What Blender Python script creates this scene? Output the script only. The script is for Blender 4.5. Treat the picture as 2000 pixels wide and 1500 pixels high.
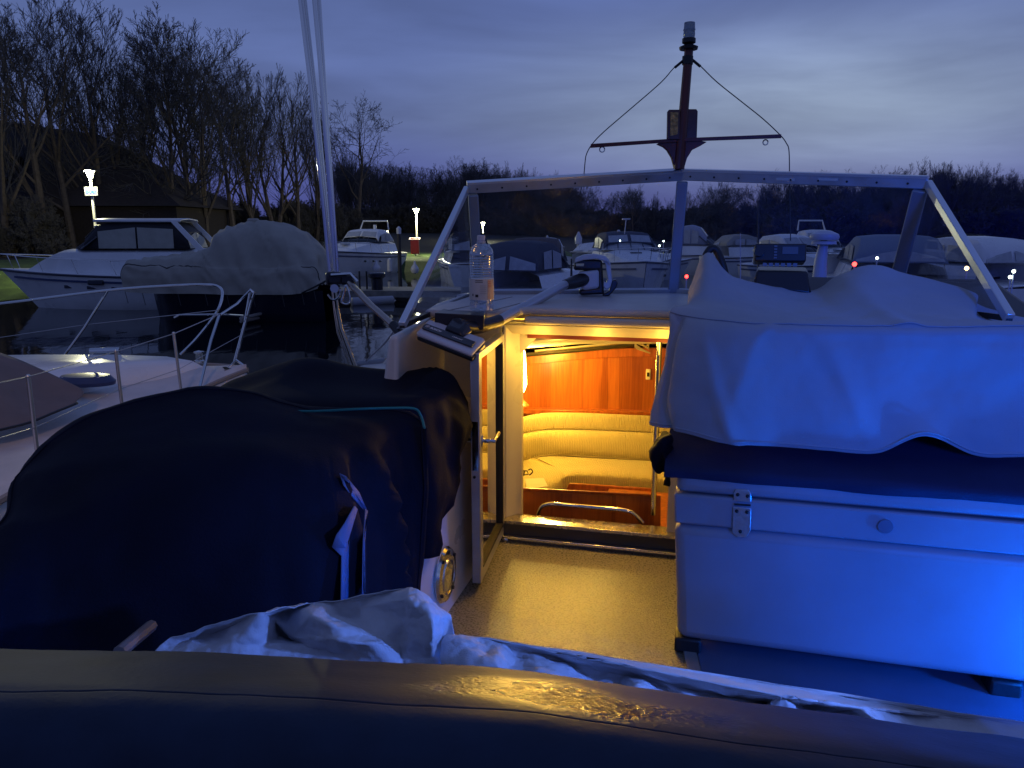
import bpy, bmesh, math, random
from mathutils import Vector, Matrix, noise
random.seed(7)
S = bpy.context.scene
for o in list(bpy.data.objects): bpy.data.objects.remove(o)

# ---------------------------------------------------------------- camera
CH = 2.7
TP = 0.2                                   # tan(pitch)
pitch = math.atan(TP); cp, sp = math.cos(pitch), math.sin(pitch)
FP = 1500.0
cam = bpy.data.cameras.new('camera'); camo = bpy.data.objects.new('camera', cam)
S.collection.objects.link(camo); S.camera = camo
camo.location = (0, 0, CH); camo.rotation_euler = (math.pi/2 - pitch, 0, 0)
cam.sensor_width = 36; cam.lens = 36*FP/2000; cam.clip_start = 0.05; cam.clip_end = 2000
S.render.resolution_x = 1024; S.render.resolution_y = 768
S.view_settings.view_transform = 'Standard'; S.view_settings.look = 'None'
S.view_settings.exposure = 0; S.view_settings.gamma = 1
S.cycles.max_bounces = 8; S.cycles.transparent_max_bounces = 16

# ---------------------------------------------------------------- sky
world = bpy.data.worlds.new("World"); S.world = world; world.use_nodes = True
nt = world.node_tree; nt.nodes.clear()
def N(t, **k):
    n = nt.nodes.new(t)
    for a, b in k.items(): setattr(n, a, b)
    return n
L = nt.links.new
out = N('ShaderNodeOutputWorld'); bg = N('ShaderNodeBackground'); bg.inputs[1].default_value = 1.22
tc = N('ShaderNodeTexCoord'); sep = N('ShaderNodeSeparateXYZ'); L(tc.outputs['Generated'], sep.inputs[0])
ramp = N('ShaderNodeValToRGB'); L(sep.outputs[2], ramp.inputs[0])
cr = ramp.color_ramp
pts = [(0.0, (.036,.050,.20)), (.06, (.046,.066,.235)), (.13, (.076,.108,.26)), (.2, (.080,.116,.28)), (.30, (.062,.092,.235)), (1, (.05,.08,.21))]
while len(cr.elements) < len(pts): cr.elements.new(.5)
for e, (p, c) in zip(cr.elements, pts): e.position = p; e.color = c+(1,)
# brighter break in the overcast ahead and to the right
vm = N('ShaderNodeVectorMath', operation='SUBTRACT'); L(tc.outputs['Generated'], vm.inputs[0]); vm.inputs[1].default_value = (.34, .92, .135)
vs = N('ShaderNodeVectorMath', operation='MULTIPLY'); L(vm.outputs[0], vs.inputs[0]); vs.inputs[1].default_value = (.95, .5, 3.6)
vl = N('ShaderNodeVectorMath', operation='LENGTH'); L(vs.outputs[0], vl.inputs[0])
mr = N('ShaderNodeMapRange', interpolation_type='SMOOTHSTEP'); L(vl.outputs['Value'], mr.inputs[0])
mr.inputs[1].default_value = 0.55; mr.inputs[2].default_value = 0.0
# cloud noise, flattened towards the horizon
mp = N('ShaderNodeMapping'); L(tc.outputs['Generated'], mp.inputs[0]); mp.inputs['Scale'].default_value = (1.6, 1.6, 9); mp.inputs['Location'].default_value = (3.1, .4, .7)
nz = N('ShaderNodeTexNoise'); L(mp.outputs[0], nz.inputs[0]); nz.inputs['Scale'].default_value = 1.6; nz.inputs['Detail'].default_value = 5; nz.inputs['Roughness'].default_value = .5; nz.inputs['Distortion'].default_value = .4
nr = N('ShaderNodeMapRange'); L(nz.outputs['Fac'], nr.inputs[0]); nr.inputs[1].default_value = .3; nr.inputs[2].default_value = .7; nr.inputs[3].default_value = .76; nr.inputs[4].default_value = 1.18
gl = N('ShaderNodeMath', operation='MULTIPLY'); L(mr.outputs[0], gl.inputs[0]); L(nr.outputs[0], gl.inputs[1])
glc = N('ShaderNodeMix', data_type='RGBA', blend_type='ADD'); L(gl.outputs[0], glc.inputs['Factor']); L(ramp.outputs[0], glc.inputs['A']); glc.inputs['B'].default_value = (.105, .125, .085, 1)
lx = N('ShaderNodeMapRange', interpolation_type='SMOOTHSTEP'); L(sep.outputs[0], lx.inputs[0]); lx.inputs[1].default_value = -.6; lx.inputs[2].default_value = .15; lx.inputs[3].default_value = 1.0; lx.inputs[4].default_value = 1.14
mm = N('ShaderNodeMath', operation='MULTIPLY'); L(lx.outputs[0], mm.inputs[0]); L(nr.outputs[0], mm.inputs[1])
mv = N('ShaderNodeVectorMath', operation='SCALE'); L(glc.outputs['Result'], mv.inputs[0]); L(mm.outputs[0], mv.inputs['Scale'])
sky = N('ShaderNodeTexSky', sky_type='NISHITA'); sky.sun_disc = False; sky.sun_elevation = math.radians(-3); sky.sun_rotation = math.radians(20)
sk = N('ShaderNodeVectorMath', operation='SCALE'); L(sky.outputs[0], sk.inputs[0]); sk.inputs['Scale'].default_value = .05
ad = N('ShaderNodeVectorMath', operation='ADD'); L(mv.outputs[0], ad.inputs[0]); L(sk.outputs[0], ad.inputs[1])
L(ad.outputs[0], bg.inputs[0]); L(bg.outputs[0], out.inputs[0])

# ---------------------------------------------------------------- geometry helpers
def ray(px, py):
    u = (px-1000)/FP; v = (750-py)/FP
    return Vector((u, cp + v*sp, -sp + v*cp))
C0 = Vector((0, 0, CH))
def P(px, py, Y):  d = ray(px, py); return C0 + d*(Y/d.y)
def PZ(px, py, Z): d = ray(px, py); return C0 + d*((Z-CH)/d.z)
def PP(px, py, o, n): d = ray(px, py); return C0 + d*((o-C0).dot(n)/d.dot(n))
al = math.radians(14)
BX = Vector((math.cos(al), -math.sin(al), 0)); BY = Vector((math.sin(al), math.cos(al), 0))
B0 = PZ(985, 1010, 1.35); B0.z = 0
def W(s, t, z): return B0 + BX*s + BY*t + Vector((0, 0, z))
def PT(px, py, t): return PP(px, py, W(0, t, 0), BY)      # on the plane across the boat at t
def PS(px, py, s): return PP(px, py, W(s, 0, 0), BX)      # on the plane along the boat at s
ORG = {}
class MB:
    def __init__(s): s.v = []; s.f = []
    def add(s, vs, fs):
        n = len(s.v); s.v += [Vector(v) for v in vs]; s.f += [tuple(i+n for i in f) for f in fs]; return s
    def hexa(s, b, t):
        return s.add(list(b)+list(t), [(3,2,1,0),(4,5,6,7),(0,1,5,4),(1,2,6,5),(2,3,7,6),(3,0,4,7)])
    def box(s, c, sz, rz=0, rm=None):
        c = Vector(c); m = rm or Matrix.Rotation(rz, 3, 'Z'); x, y, z = sz[0]/2, sz[1]/2, sz[2]/2
        q = [(-x,-y),(x,-y),(x,y),(-x,y)]
        return s.hexa([c+m@Vector((a,b,-z)) for a,b in q], [c+m@Vector((a,b,z)) for a,b in q])
    def bbox(s, s0, s1, t0, t1, z0, z1):      # in boat axes
        return s.hexa([W(s0,t0,z0),W(s1,t0,z0),W(s1,t1,z0),W(s0,t1,z0)], [W(s0,t0,z1),W(s1,t0,z1),W(s1,t1,z1),W(s0,t1,z1)])
    def prism(s, pts, off):
        n = len(pts); pts = [Vector(p) for p in pts]; off = Vector(off)
        fs = [tuple(range(n)), tuple(range(2*n-1, n-1, -1))] + [(i, i+n, (i+1)%n+n, (i+1)%n) for i in range(n)]
        return s.add(pts+[p+off for p in pts], fs)
    def tube(s, pts, r, n=8, flat=1.0):
        pts = [Vector(p) for p in pts]; m = len(pts)
        rs = r if isinstance(r, (list, tuple)) else [r]*m
        up = None; vs = []; 
        for i, p in enumerate(pts):
            d = (pts[min(i+1,m-1)]-pts[max(i-1,0)])
            d = d.normalized() if d.length > 1e-9 else Vector((0,0,1))
            if up is None: up = d.orthogonal().normalized()
            else:
                up = up - d*up.dot(d); up = up.normalized() if up.length > 1e-6 else d.orthogonal().normalized()
            w = d.cross(up)
            for k in range(n):
                a = 2*math.pi*k/n; vs.append(p + (up*math.cos(a)+w*math.sin(a)*flat)*rs[i])
        fs = [(i*n+k, i*n+(k+1)%n, (i+1)*n+(k+1)%n, (i+1)*n+k) for i in range(m-1) for k in range(n)]
        fs += [tuple(range(n-1,-1,-1)), tuple((m-1)*n+k for k in range(n))]
        return s.add(vs, fs)
    def lathe(s, prof, c, n=20, m=None):
        c = Vector(c); m = m or Matrix.Identity(3); vs = []
        for r, z in prof:
            for k in range(n):
                a = 2*math.pi*k/n; vs.append(c + m@Vector((r*math.cos(a), r*math.sin(a), z)))
        q = len(prof)
        fs = [(i*n+k, i*n+(k+1)%n, (i+1)*n+(k+1)%n, (i+1)*n+k) for i in range(q-1) for k in range(n)]
        if prof[0][0] > 1e-4: fs.append(tuple(range(n-1,-1,-1)))
        if prof[-1][0] > 1e-4: fs.append(tuple((q-1)*n+k for k in range(n)))
        return s.add(vs, fs)
    def ball(s, c, r, sc=(1,1,1), n=14):
        prof = [(max(math.sin(math.pi*i/n), 0)*1.0, -math.cos(math.pi*i/n)) for i in range(n+1)]
        return s.lathe([(a*r*1.0, b*r) for a, b in prof], c, n*2, Matrix.Diagonal(Vector(sc)))
    def grid(s, rows, closed=False):
        n = len(rows[0]); vs = [v for r in rows for v in r]
        fs = []
        for i in range(len(rows)-1):
            for k in range(n if closed else n-1): fs.append((i*n+k, i*n+(k+1)%n, (i+1)*n+(k+1)%n, (i+1)*n+k))
        return s.add(vs, fs)
    def build(s, name, mt, parent=None, bevel=0, angle=40, solid=0, sub=0, smooth=True, seg=2, fixn=True, mesh=None):
        o_ = ORG.get(parent.name, Vector()) if parent else Vector()
        me = bpy.data.meshes.new(name)
        me.from_pydata([v-o_ for v in s.v], [], s.f)
        if fixn:
            bm = bmesh.new(); bm.from_mesh(me); bmesh.ops.remove_doubles(bm, verts=bm.verts, dist=1e-5)
            bmesh.ops.recalc_face_normals(bm, faces=bm.faces); bm.to_mesh(me); bm.free()
        me.materials.append(mt)
        if smooth:
            me.polygons.foreach_set('use_smooth', [True]*len(me.polygons))
            me.set_sharp_from_angle(angle=math.radians(angle))
        o = bpy.data.objects.new(name, me); S.collection.objects.link(o)
        if parent: o.parent = parent
        ORG[o.name] = o_
        if solid: m = o.modifiers.new('s', 'SOLIDIFY'); m.thickness = solid; m.offset = -1
        if bevel: m = o.modifiers.new('b', 'BEVEL'); m.width = bevel; m.segments = seg; m.limit_method = 'ANGLE'; m.angle_limit = math.radians(35)
        if sub: m = o.modifiers.new('u', 'SUBSURF'); m.levels = sub; m.render_levels = sub
        return o
def thing(name, label, cat, loc=(0,0,0), group=None):
    o = bpy.data.objects.new(name, None); S.collection.objects.link(o); o.empty_display_size = .1
    o.location = loc; ORG[o.name] = Vector(loc); o['label'] = label; o['category'] = cat
    if group: o['group'] = group
    return o
def tag(o, label, cat, group=None):
    o['label'] = label; o['category'] = cat
    if group: o['group'] = group
    return o
def struct(o): o['kind'] = 'structure'; return o
def copy_tree(o, parent=None):
    c = o.copy(); S.collection.objects.link(c); c.parent = parent
    for ch in list(o.children): copy_tree(ch, c)
    return c
def cr1(a, b, c, d, t):
    return .5*((2*b) + (c-a)*t + (2*a-5*b+4*c-d)*t*t + (3*b-a-3*c+d)*t**3)
def spline(pts, k=6):
    r = []; n = len(pts)
    for i in range(n-1):
        a, b, c, d = pts[max(i-1,0)], pts[i], pts[i+1], pts[min(i+2,n-1)]
        for j in range(k): r.append(cr1(a, b, c, d, j/k))
    r.append(pts[-1]); return r
def patch(rows, ku, kv):
    rr = [spline([Vector(p) for p in r], ku) for r in rows]
    cols = [spline([r[i] for r in rr], kv) for i in range(len(rr[0]))]
    return [[c[j] for c in cols] for j in range(len(cols[0]))]
def wrinkle(g, fn):
    h = len(g); w = len(g[0]); o = []
    for i in range(h):
        row = []
        for j in range(w):
            a = g[min(i+1,h-1)][j]-g[max(i-1,0)][j]; b = g[i][min(j+1,w-1)]-g[i][max(j-1,0)]
            n = a.cross(b); n = n.normalized() if n.length > 1e-9 else Vector((0,0,1))
            row.append(g[i][j] + n*fn(g[i][j], i/(h-1), j/(w-1)))
        o.append(row)
    return o
def nz3(p, s=1.0, o=0.0): return noise.noise(Vector((p.x*s+o, p.y*s+o*.7, p.z*s-o)))
def ridge(p, s, o=0.0): return 1-abs(nz3(p, s, o))*2.2

# ---------------------------------------------------------------- materials
MATS = {}
def mat(name, col, rough=.5, metal=0., bump=0., bscale=40., var=0., vscale=6., rvar=0., spec=.5, coat=0., sheen=0., emit=None, est=0., stretch=None, trans=0., dist=0.):
    if name in MATS: return MATS[name]
    m = bpy.data.materials.new(name); m.use_nodes = True; t = m.node_tree; b = t.nodes['Principled BSDF']
    b.inputs['Base Color'].default_value = tuple(col)+(1,); b.inputs['Roughness'].default_value = rough
    b.inputs['Metallic'].default_value = metal; b.inputs['Specular IOR Level'].default_value = spec
    b.inputs['Coat Weight'].default_value = coat; b.inputs['Sheen Weight'].default_value = sheen
    if trans: b.inputs['Transmission Weight'].default_value = trans
    if emit: b.inputs['Emission Color'].default_value = tuple(emit)+(1,); b.inputs['Emission Strength'].default_value = est
    tcn = t.nodes.new('ShaderNodeTexCoord'); src = tcn.outputs['Object']
    if stretch:
        mpn = t.nodes.new('ShaderNodeMapping'); mpn.inputs['Scale'].default_value = stretch; t.links.new(src, mpn.inputs[0]); src = mpn.outputs[0]
    if var or rvar:
        n = t.nodes.new('ShaderNodeTexNoise'); n.inputs['Scale'].default_value = vscale; n.inputs['Detail'].default_value = 6; n.inputs['Distortion'].default_value = dist
        t.links.new(src, n.inputs[0])
        if var:
            r = t.nodes.new('ShaderNodeMapRange'); t.links.new(n.outputs['Fac'], r.inputs[0])
            r.inputs[1].default_value = .3; r.inputs[2].default_value = .7; r.inputs[3].default_value = 1-var; r.inputs[4].default_value = 1+var*.6
            v = t.nodes.new('ShaderNodeVectorMath'); v.operation = 'SCALE'; v.inputs[0].default_value = col; t.links.new(r.outputs[0], v.inputs['Scale'])
            t.links.new(v.outputs[0], b.inputs['Base Color'])
        if rvar:
            r2 = t.nodes.new('ShaderNodeMapRange'); t.links.new(n.outputs['Fac'], r2.inputs[0])
            r2.inputs[1].default_value = .3; r2.inputs[2].default_value = .7; r2.inputs[3].default_value = max(rough-rvar, .02); r2.inputs[4].default_value = min(rough+rvar, 1)
            t.links.new(r2.outputs[0], b.inputs['Roughness'])
    if bump:
        n2 = t.nodes.new('ShaderNodeTexNoise'); n2.inputs['Scale'].default_value = bscale; n2.inputs['Detail'].default_value = 4; t.links.new(src, n2.inputs[0])
        bn = t.nodes.new('ShaderNodeBump'); bn.inputs['Strength'].default_value = bump; bn.inputs['Distance'].default_value = .02
        t.links.new(n2.outputs['Fac'], bn.inputs['Height']); t.links.new(bn.outputs[0], b.inputs['Normal'])
    MATS[name] = m; return m
def glass(name, tint=(.9,.95,1), refl=.05, rough=.02, dirt=0.0, grz=.9):
    if name in MATS: return MATS[name]
    m = bpy.data.materials.new(name); m.use_nodes = True; t = m.node_tree; t.nodes.clear()
    o = t.nodes.new('ShaderNodeOutputMaterial'); tr = t.nodes.new('ShaderNodeBsdfTransparent'); tr.inputs[0].default_value = tint+(1,)
    g = t.nodes.new('ShaderNodeBsdfGlossy'); g.inputs['Roughness'].default_value = rough; g.inputs[0].default_value = (1,1,1,1)
    lw = t.nodes.new('ShaderNodeLayerWeight'); lw.inputs[0].default_value = .5
    pw = t.nodes.new('ShaderNodeMath'); pw.operation = 'POWER'; pw.inputs[1].default_value = 4.0; t.links.new(lw.outputs['Facing'], pw.inputs[0])
    r = t.nodes.new('ShaderNodeMapRange'); t.links.new(pw.outputs[0], r.inputs[0]); r.inputs[3].default_value = refl; r.inputs[4].default_value = grz
    mx = t.nodes.new('ShaderNodeMixShader'); t.links.new(r.outputs[0], mx.inputs[0]); t.links.new(tr.outputs[0], mx.inputs[1]); t.links.new(g.outputs[0], mx.inputs[2])
    last = mx
    if dirt:
        df = t.nodes.new('ShaderNodeBsdfDiffuse'); df.inputs[0].default_value = (.7,.7,.72,1)
        n = t.nodes.new('ShaderNodeTexNoise'); n.inputs['Scale'].default_value = 5; n.inputs['Detail'].default_value = 8
        tcn = t.nodes.new('ShaderNodeTexCoord'); mpn = t.nodes.new('ShaderNodeMapping'); mpn.inputs['Scale'].default_value = (3,3,.6)
        t.links.new(tcn.outputs['Object'], mpn.inputs[0]); t.links.new(mpn.outputs[0], n.inputs[0])
        r2 = t.nodes.new('ShaderNodeMapRange'); t.links.new(n.outputs['Fac'], r2.inputs[0]); r2.inputs[1].default_value = .35; r2.inputs[2].default_value = .75; r2.inputs[3].default_value = dirt*.4; r2.inputs[4].default_value = dirt*1.5
        v = t.nodes.new('ShaderNodeTexVoronoi'); v.inputs['Scale'].default_value = 42; t.links.new(tcn.outputs['Object'], v.inputs[0])
        r3 = t.nodes.new('ShaderNodeMapRange'); t.links.new(v.outputs['Distance'], r3.inputs[0]); r3.inputs[1].default_value = .05; r3.inputs[2].default_value = .09; r3.inputs[3].default_value = .22; r3.inputs[4].default_value = 0
        sm = t.nodes.new('ShaderNodeMath'); sm.operation = 'ADD'; t.links.new(r2.outputs[0], sm.inputs[0]); t.links.new(r3.outputs[0], sm.inputs[1])
        mx2 = t.nodes.new('ShaderNodeMixShader'); t.links.new(sm.outputs[0], mx2.inputs[0]); t.links.new(mx.outputs[0], mx2.inputs[1]); t.links.new(df.outputs[0], mx2.inputs[2]); last = mx2
    t.links.new(last.outputs[0], o.inputs[0]); MATS[name] = m; return m
gel = mat('gelcoat', (.62,.60,.56), .38, var=.08, vscale=3, rvar=.12, bump=.03, bscale=12)
cream = mat('cream_gelcoat', (.52,.48,.40), .33, var=.07, vscale=4, rvar=.1)
white = mat('white_gelcoat', (.74,.74,.73), .3, var=.10, vscale=1.2, rvar=.12)
steel = mat('stainless', (.68,.67,.65), .09, 1, rvar=.03, vscale=30)
alu = mat('anodised_aluminium', (.52,.53,.56), .42, .75, rvar=.12, vscale=14, var=.12)
black = mat('black_rubber', (.012,.012,.014), .5, bump=.1)
blackp = mat('black_plastic', (.014,.013,.018), .32)
greyp = mat('white_plastic', (.55,.55,.60), .35)
navy = mat('navy_cover', (.0040,.0042,.013), .78, bump=.12, bscale=160, var=.3, vscale=5, spec=.16)
sheet = mat('white_sheet', (.36,.36,.39), .8, bump=.10, bscale=260, var=.06, vscale=5, sheen=.1)
redm = mat('red_paint', (.55,.02,.02), .4)
darkwood = mat('stained_timber', (.12,.020,.016), .4, var=.4, vscale=6, stretch=(8,8,.7))
scr = mat('screw_dark', (.03,.03,.035), .4, .5)

# ---------------------------------------------------------------- lamps: saloon wall lamp, blue deck lamp, and added unseen lights
def light(name, kind, loc, power, col, size=.05, rot=None, spot=None, parent=None):
    l = bpy.data.lights.new(name, kind); l.energy = power; l.color = col
    if kind == 'POINT' or kind == 'SPOT': l.shadow_soft_size = size
    if kind == 'AREA': l.size = size
    if kind == 'SPOT' and spot: l.spot_size = math.radians(spot); l.spot_blend = .6
    o = bpy.data.objects.new(name, l); S.collection.objects.link(o); o.location = loc
    if rot is not None: o.rotation_euler = Vector(rot).to_track_quat('-Z', 'Y').to_euler()
    return o
LAMP_IN = P(1040, 716, 5.0)
light('saloon_wall_light', 'POINT', LAMP_IN, 30, (1, .54, .05), .04)
light('added_saloon_spot', 'SPOT', (.27, 5.0, 2.05), 42, (1, .66, .12), .05, rot=Vector((.15,3.0,1.25))-Vector((.27,5.0,2.05)), spot=80)  # unseen spot added for a warm hotspot on the cockpit floor
light('added_saloon_fill', 'POINT', W(.42, .34, 2.20), 15, (1, .56, .06), .06)  # unseen lamp added to brighten the floor outside the door
for s_ in (.16, .44, .72): light('added_doorway_fill', 'POINT', W(s_, -.016, 2.16), 1.7, (1, .54, .07), .05)  # unseen lamps added to warm the door post and header
light('blue_deck_light', 'POINT', (1.98, 1.84, 1.46), 62, (.0, .13, 1), .03)
light('added_blue_sheet_spot', 'SPOT', (1.45, .62, 2.50), 125, (.10, .24, 1), .03, rot=Vector((-.05,1.42,1.92))-Vector((1.45,.62,2.50)), spot=36)  # added spot without a fitting, throws blue on the crumpled sheets
light('added_blue_crease_spot', 'SPOT', (.95, 1.70, 1.34), 26, (0, .12, 1), .02, rot=Vector((-.42,1.98,1.72))-Vector((.95,1.70,1.34)), spot=20)  # added low spot, puts blue on the crease of the near cover
light('added_blue_chest_spot', 'SPOT', (1.7, -2.5, 3.1), 680, (0, .10, 1), .3, rot=Vector((2.1,2.4,1.95))-Vector((1.7,-2.5,3.1)), spot=37)  # added behind the camera to turn chest and draped sheet blue
light('added_blue_boat_spot', 'SPOT', (9, 4.5, 4.6), 600, (0, .05, 1), .2, rot=Vector((9,15,1.4))-Vector((9,4.5,4.6)), spot=85)  # added unseen spot that tints the right-hand boats blue
light('added_blue_wood_spot', 'SPOT', (34, 40, 3), 60000, (.0, .03, 1), .3, rot=(28, 70, 5), spot=62)  # added spot, stands in for blue lens haze over the right-hand trees
light('added_warm_deck_spot', 'SPOT', (-1.0, -3.5, 6.5), 560, (1, .60, .40), .5, rot=Vector((-3.5,5.0,1.2))-Vector((-1.0,-3.5,6.5)), spot=24)  # added behind the camera to warm the neighbour yacht's deck
light('added_warm_door_spot', 'SPOT', (-.6, -3.0, 5.4), 90, (1, .50, .14), .10, rot=Vector((.05,3.4,2.0))-Vector((-.6,-3.0,5.4)), spot=12)  # added behind the camera to warm the bulkhead round the door

# ================================================================ SETTING
water_m = mat('water', (.006,.008,.012), .045, spec=.5)
t = water_m.node_tree; b = t.nodes['Principled BSDF']; b.inputs['IOR'].default_value = 1.33
tcn = t.nodes.new('ShaderNodeTexCoord'); mpn = t.nodes.new('ShaderNodeMapping'); mpn.inputs['Scale'].default_value = (1,.5,1)
n1 = t.nodes.new('ShaderNodeTexNoise'); n1.inputs['Scale'].default_value = 1.6; n1.inputs['Detail'].default_value = 3
bn = t.nodes.new('ShaderNodeBump'); bn.inputs['Strength'].default_value = .12; bn.inputs['Distance'].default_value = .06
t.links.new(tcn.outputs['Object'], mpn.inputs[0]); t.links.new(mpn.outputs[0], n1.inputs[0]); t.links.new(n1.outputs['Fac'], bn.inputs['Height']); t.links.new(bn.outputs[0], b.inputs['Normal'])
m = MB(); m.grid([[Vector((-260+j*52, -60+i*28, 0)) for j in range(11)] for i in range(11)])
struct(m.build('water', water_m))

def bank(x):             # Y of the shoreline
    return 31+ max(0, (x+30))*0.82 if x < 30 else 80+(x-30)*.1
def gz(x, y):
    d = y-bank(x)
    if d < 0: return -1.2
    z = -.4 + min(d, 1.2)*.85
    if d > 1.2: z += (d-1.2)*.022
    if d > 18: z += min((d-18), 60)*.022*(.8+.5*nz3(Vector((x*.03, y*.03, 0))))
    return z + .12*nz3(Vector((x*.25, y*.25, 0)))
grass = mat('grass_turf', (.055,.095,.018), .9, bump=.8, bscale=9, var=.45, vscale=1.7)
rows = []
for i in range(90):
    y = 29 + (i/89)**1.7*330
    rows.append([Vector((x, y, 0)) for x in [-260+ j*5 for j in range(105)]])
rows = [[Vector((v.x, v.y, gz(v.x, v.y))) for v in r] for r in rows]
m = MB(); m.grid(rows); gb = struct(m.build('grass_bank', grass, angle=180))
gb.data.materials.append(mat('leaf_litter', (.010,.009,.007), .95, bump=.6, bscale=6, var=.4))
for p_ in gb.data.polygons:
    c_ = p_.center
    if c_.y - bank(c_.x) > 15 or c_.x > 6: p_.material_index = 1

# ---- trees
bark = mat('bark', (.10,.078,.062), .9, bump=.3, bscale=9, var=.3)
twigm = mat('twigs', (.068,.064,.064), .9)
def tree_mb(seed, H, style):
    rnd = random.Random(seed); A = MB(); Bm = MB()
    def seg(mb, pts, rs, n):
        mb.tube(pts, rs, n)
    def grow(p, d, ln, r, lev, nseg):
        pts = [p.copy()]; rs = [r]; q = p.copy(); dd = d.normalized(); kids = []
        for i in range(nseg):
            up = style['up']*(.5 if lev == 0 else 1)
            dd = (dd + Vector((rnd.uniform(-1,1), rnd.uniform(-1,1), rnd.uniform(-1,1)))*style['wob']*(.45 if lev == 0 else 1) + Vector((0,0,up))).normalized()
            q = q + dd*(ln/nseg); rr = r*(1-.8*(i+1)/nseg) if lev else r*(1-.72*(i+1)/nseg)
            rr = max(rr, style['min']); pts.append(q.copy()); rs.append(rr); kids.append((q.copy(), dd.copy(), rr, (i+1)/nseg))
        seg(A if lev < 2 else Bm, pts, rs, 6 if lev == 0 else (4 if lev == 1 else 3))
        if lev >= style['lev']: return
        for (q, dd, rr, f) in kids:
            if lev == 0 and f < style['base']: continue
            for k in range(style['kids'][lev] if f < .99 else style['kids'][lev]+1):
                if rnd.random() < .12: continue
                a = rnd.uniform(0, 2*math.pi); o = dd.orthogonal().normalized(); o.rotate(Matrix.Rotation(a, 3, dd))
                sp_ = style['spread']*rnd.uniform(.6, 1.25)*(1.1 if lev == 0 else 1)
                nd = dd*math.cos(sp_) + o*math.sin(sp_)
                l2 = ln*style['ratio'][lev]*rnd.uniform(.7, 1.15)*(1.25-.55*f)
                grow(q, nd, l2, max(rr*.62, style['min']), lev+1, style['segs'][lev+1])
    stems = style.get('stems', 1)
    for s_ in range(stems):
        a = rnd.uniform(0, 6.28); lean = style.get('lean', .04)
        grow(Vector((rnd.uniform(-.2,.2)*(stems>1), rnd.uniform(-.2,.2)*(stems>1), -.3)), Vector((math.cos(a)*lean, math.sin(a)*lean, 1)), H*rnd.uniform(.8, 1)*style['tr'], H*style['r'], 0, style['segs'][0])
    zt = max(v.z for v in Bm.v+A.v)
    k = H/zt
    A.v = [Vector((v.x*k, v.y*k, v.z*k)) for v in A.v]; Bm.v = [Vector((v.x*k, v.y*k, v.z*k)) for v in Bm.v]
    return A, Bm
ST = dict(up=.07, wob=.075, base=.22, kids=[2,1,1,1], spread=.46, ratio=[.66,.50,.46,.5], lev=4, segs=[7,6,6,4,3], min=.010, tr=.8, r=.015)
def mk_tree(seed, H, name='bare_tree', **kw):
    st = dict(ST); st.update(kw); A, Bm = tree_mb(seed, H, st)
    root = thing(name, 'bare winter tree', 'tree')
    A.build('trunk', bark, root, fixn=False); Bm.build('crown', twigm, root, fixn=False, smooth=False)
    return root
protos = [mk_tree(11, 14), mk_tree(12, 14, spread=.5, up=.16, stems=2, lean=.15), mk_tree(13, 14, spread=.7, kids=[2,2,1,2], stems=1),
          mk_tree(14, 14, spread=.42, up=.2, stems=2, lean=.12), mk_tree(15, 12, spread=.85, up=.03, wob=.25, base=.4)]
shrubs = [mk_tree(31, 4, 'leafless_shrub', stems=6, lean=.5, spread=.8, base=.1, kids=[2,2,1,2], tr=.75, r=.008, up=.05, min=.011),
          mk_tree(32, 4, 'leafless_shrub', stems=5, lean=.4, spread=.9, base=.05, kids=[2,2,1,2], tr=.7, r=.008, up=.02, min=.011)]
used = set()
def put(proto, x, y, H, H0, label, cat, group, wide=1.0, rz=None):
    o = proto if id(proto) not in used else copy_tree(proto)
    if o is proto: used.add(id(proto))
    o.location = (x, y, gz(x, y)-.1); k = H/H0
    o.scale = (k*wide, k*wide, k); o.rotation_euler = (0, 0, random.uniform(0, 6.28) if rz is None else rz)
    o['label'] = label; o['category'] = cat
    if group: o['group'] = group
    elif 'group' in o: del o['group']
    return o
def topH(px, ytop, Y):
    p = P(px, ytop, Y); return p.x, p.z-gz(p.x, Y)
GL = 'bare trees on the left bank'; GF = 'bare trees across the marina'
big_names = {165:'slender bare tree above the lit lamp post, left bank', 240:'bare tree between the lit lamp and the white cruiser, left bank', 372:'bare tree above the gap between white cruiser and tarpaulined boat', 478:'bare tree above the left slope of the tarpaulin hump', 520:'bare tree standing straight above the peak of the tarpaulin hump', 566:'bare tree above the right slope of the tarpaulin hump', 600:'slim bare tree just left of the steel poles', -60:'bare tree at the far left, mostly outside the photo', 340:'bare tree further back above the windows of the white cruiser', 130:'bare tree further back, just left of the lit lamp'}
big = [(25,-60,52,0),(88,18,54,2),(165,45,57,1),(240,95,60,3),(300,62,58,2),(372,85,60,1),(430,118,64,2),(478,150,68,3),(520,165,70,1),(566,190,72,0),(600,215,76,3),(682,232,84,4),(-60,-40,50,1),(340,120,66,0),(130,110,62,3)]
names = {682:'solitary spreading bare tree with twisted limbs, right of the steel poles', 25:'tall bare tree cut by the left edge of the photo, beside the dark roof',
         88:'tall bare tree rising behind the dark roof left of the lit lamp', 300:'broad fan shaped bare tree, tallest right of the dark roof', 430:'broad bare tree above the grey covered boat'}
names.update(big_names)
for px, yt, Y, k in big:
    x, H = topH(px, yt-46, Y)
    put(protos[k], x, Y, H, 12 if k == 4 else 14, names.get(px, 'bare winter tree in the crowded row behind the left lawn'), 'tree', None if px in names else GL, wide=1.25 if k != 4 else 1.1)
rt = random.Random(5)
def where(px):
    if px < 915: return 'left of the windscreen'
    if px < 1325: return 'behind the left half of the windscreen'
    if px < 1815: return 'behind the right half of the windscreen'
    return 'right of the windscreen'
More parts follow.
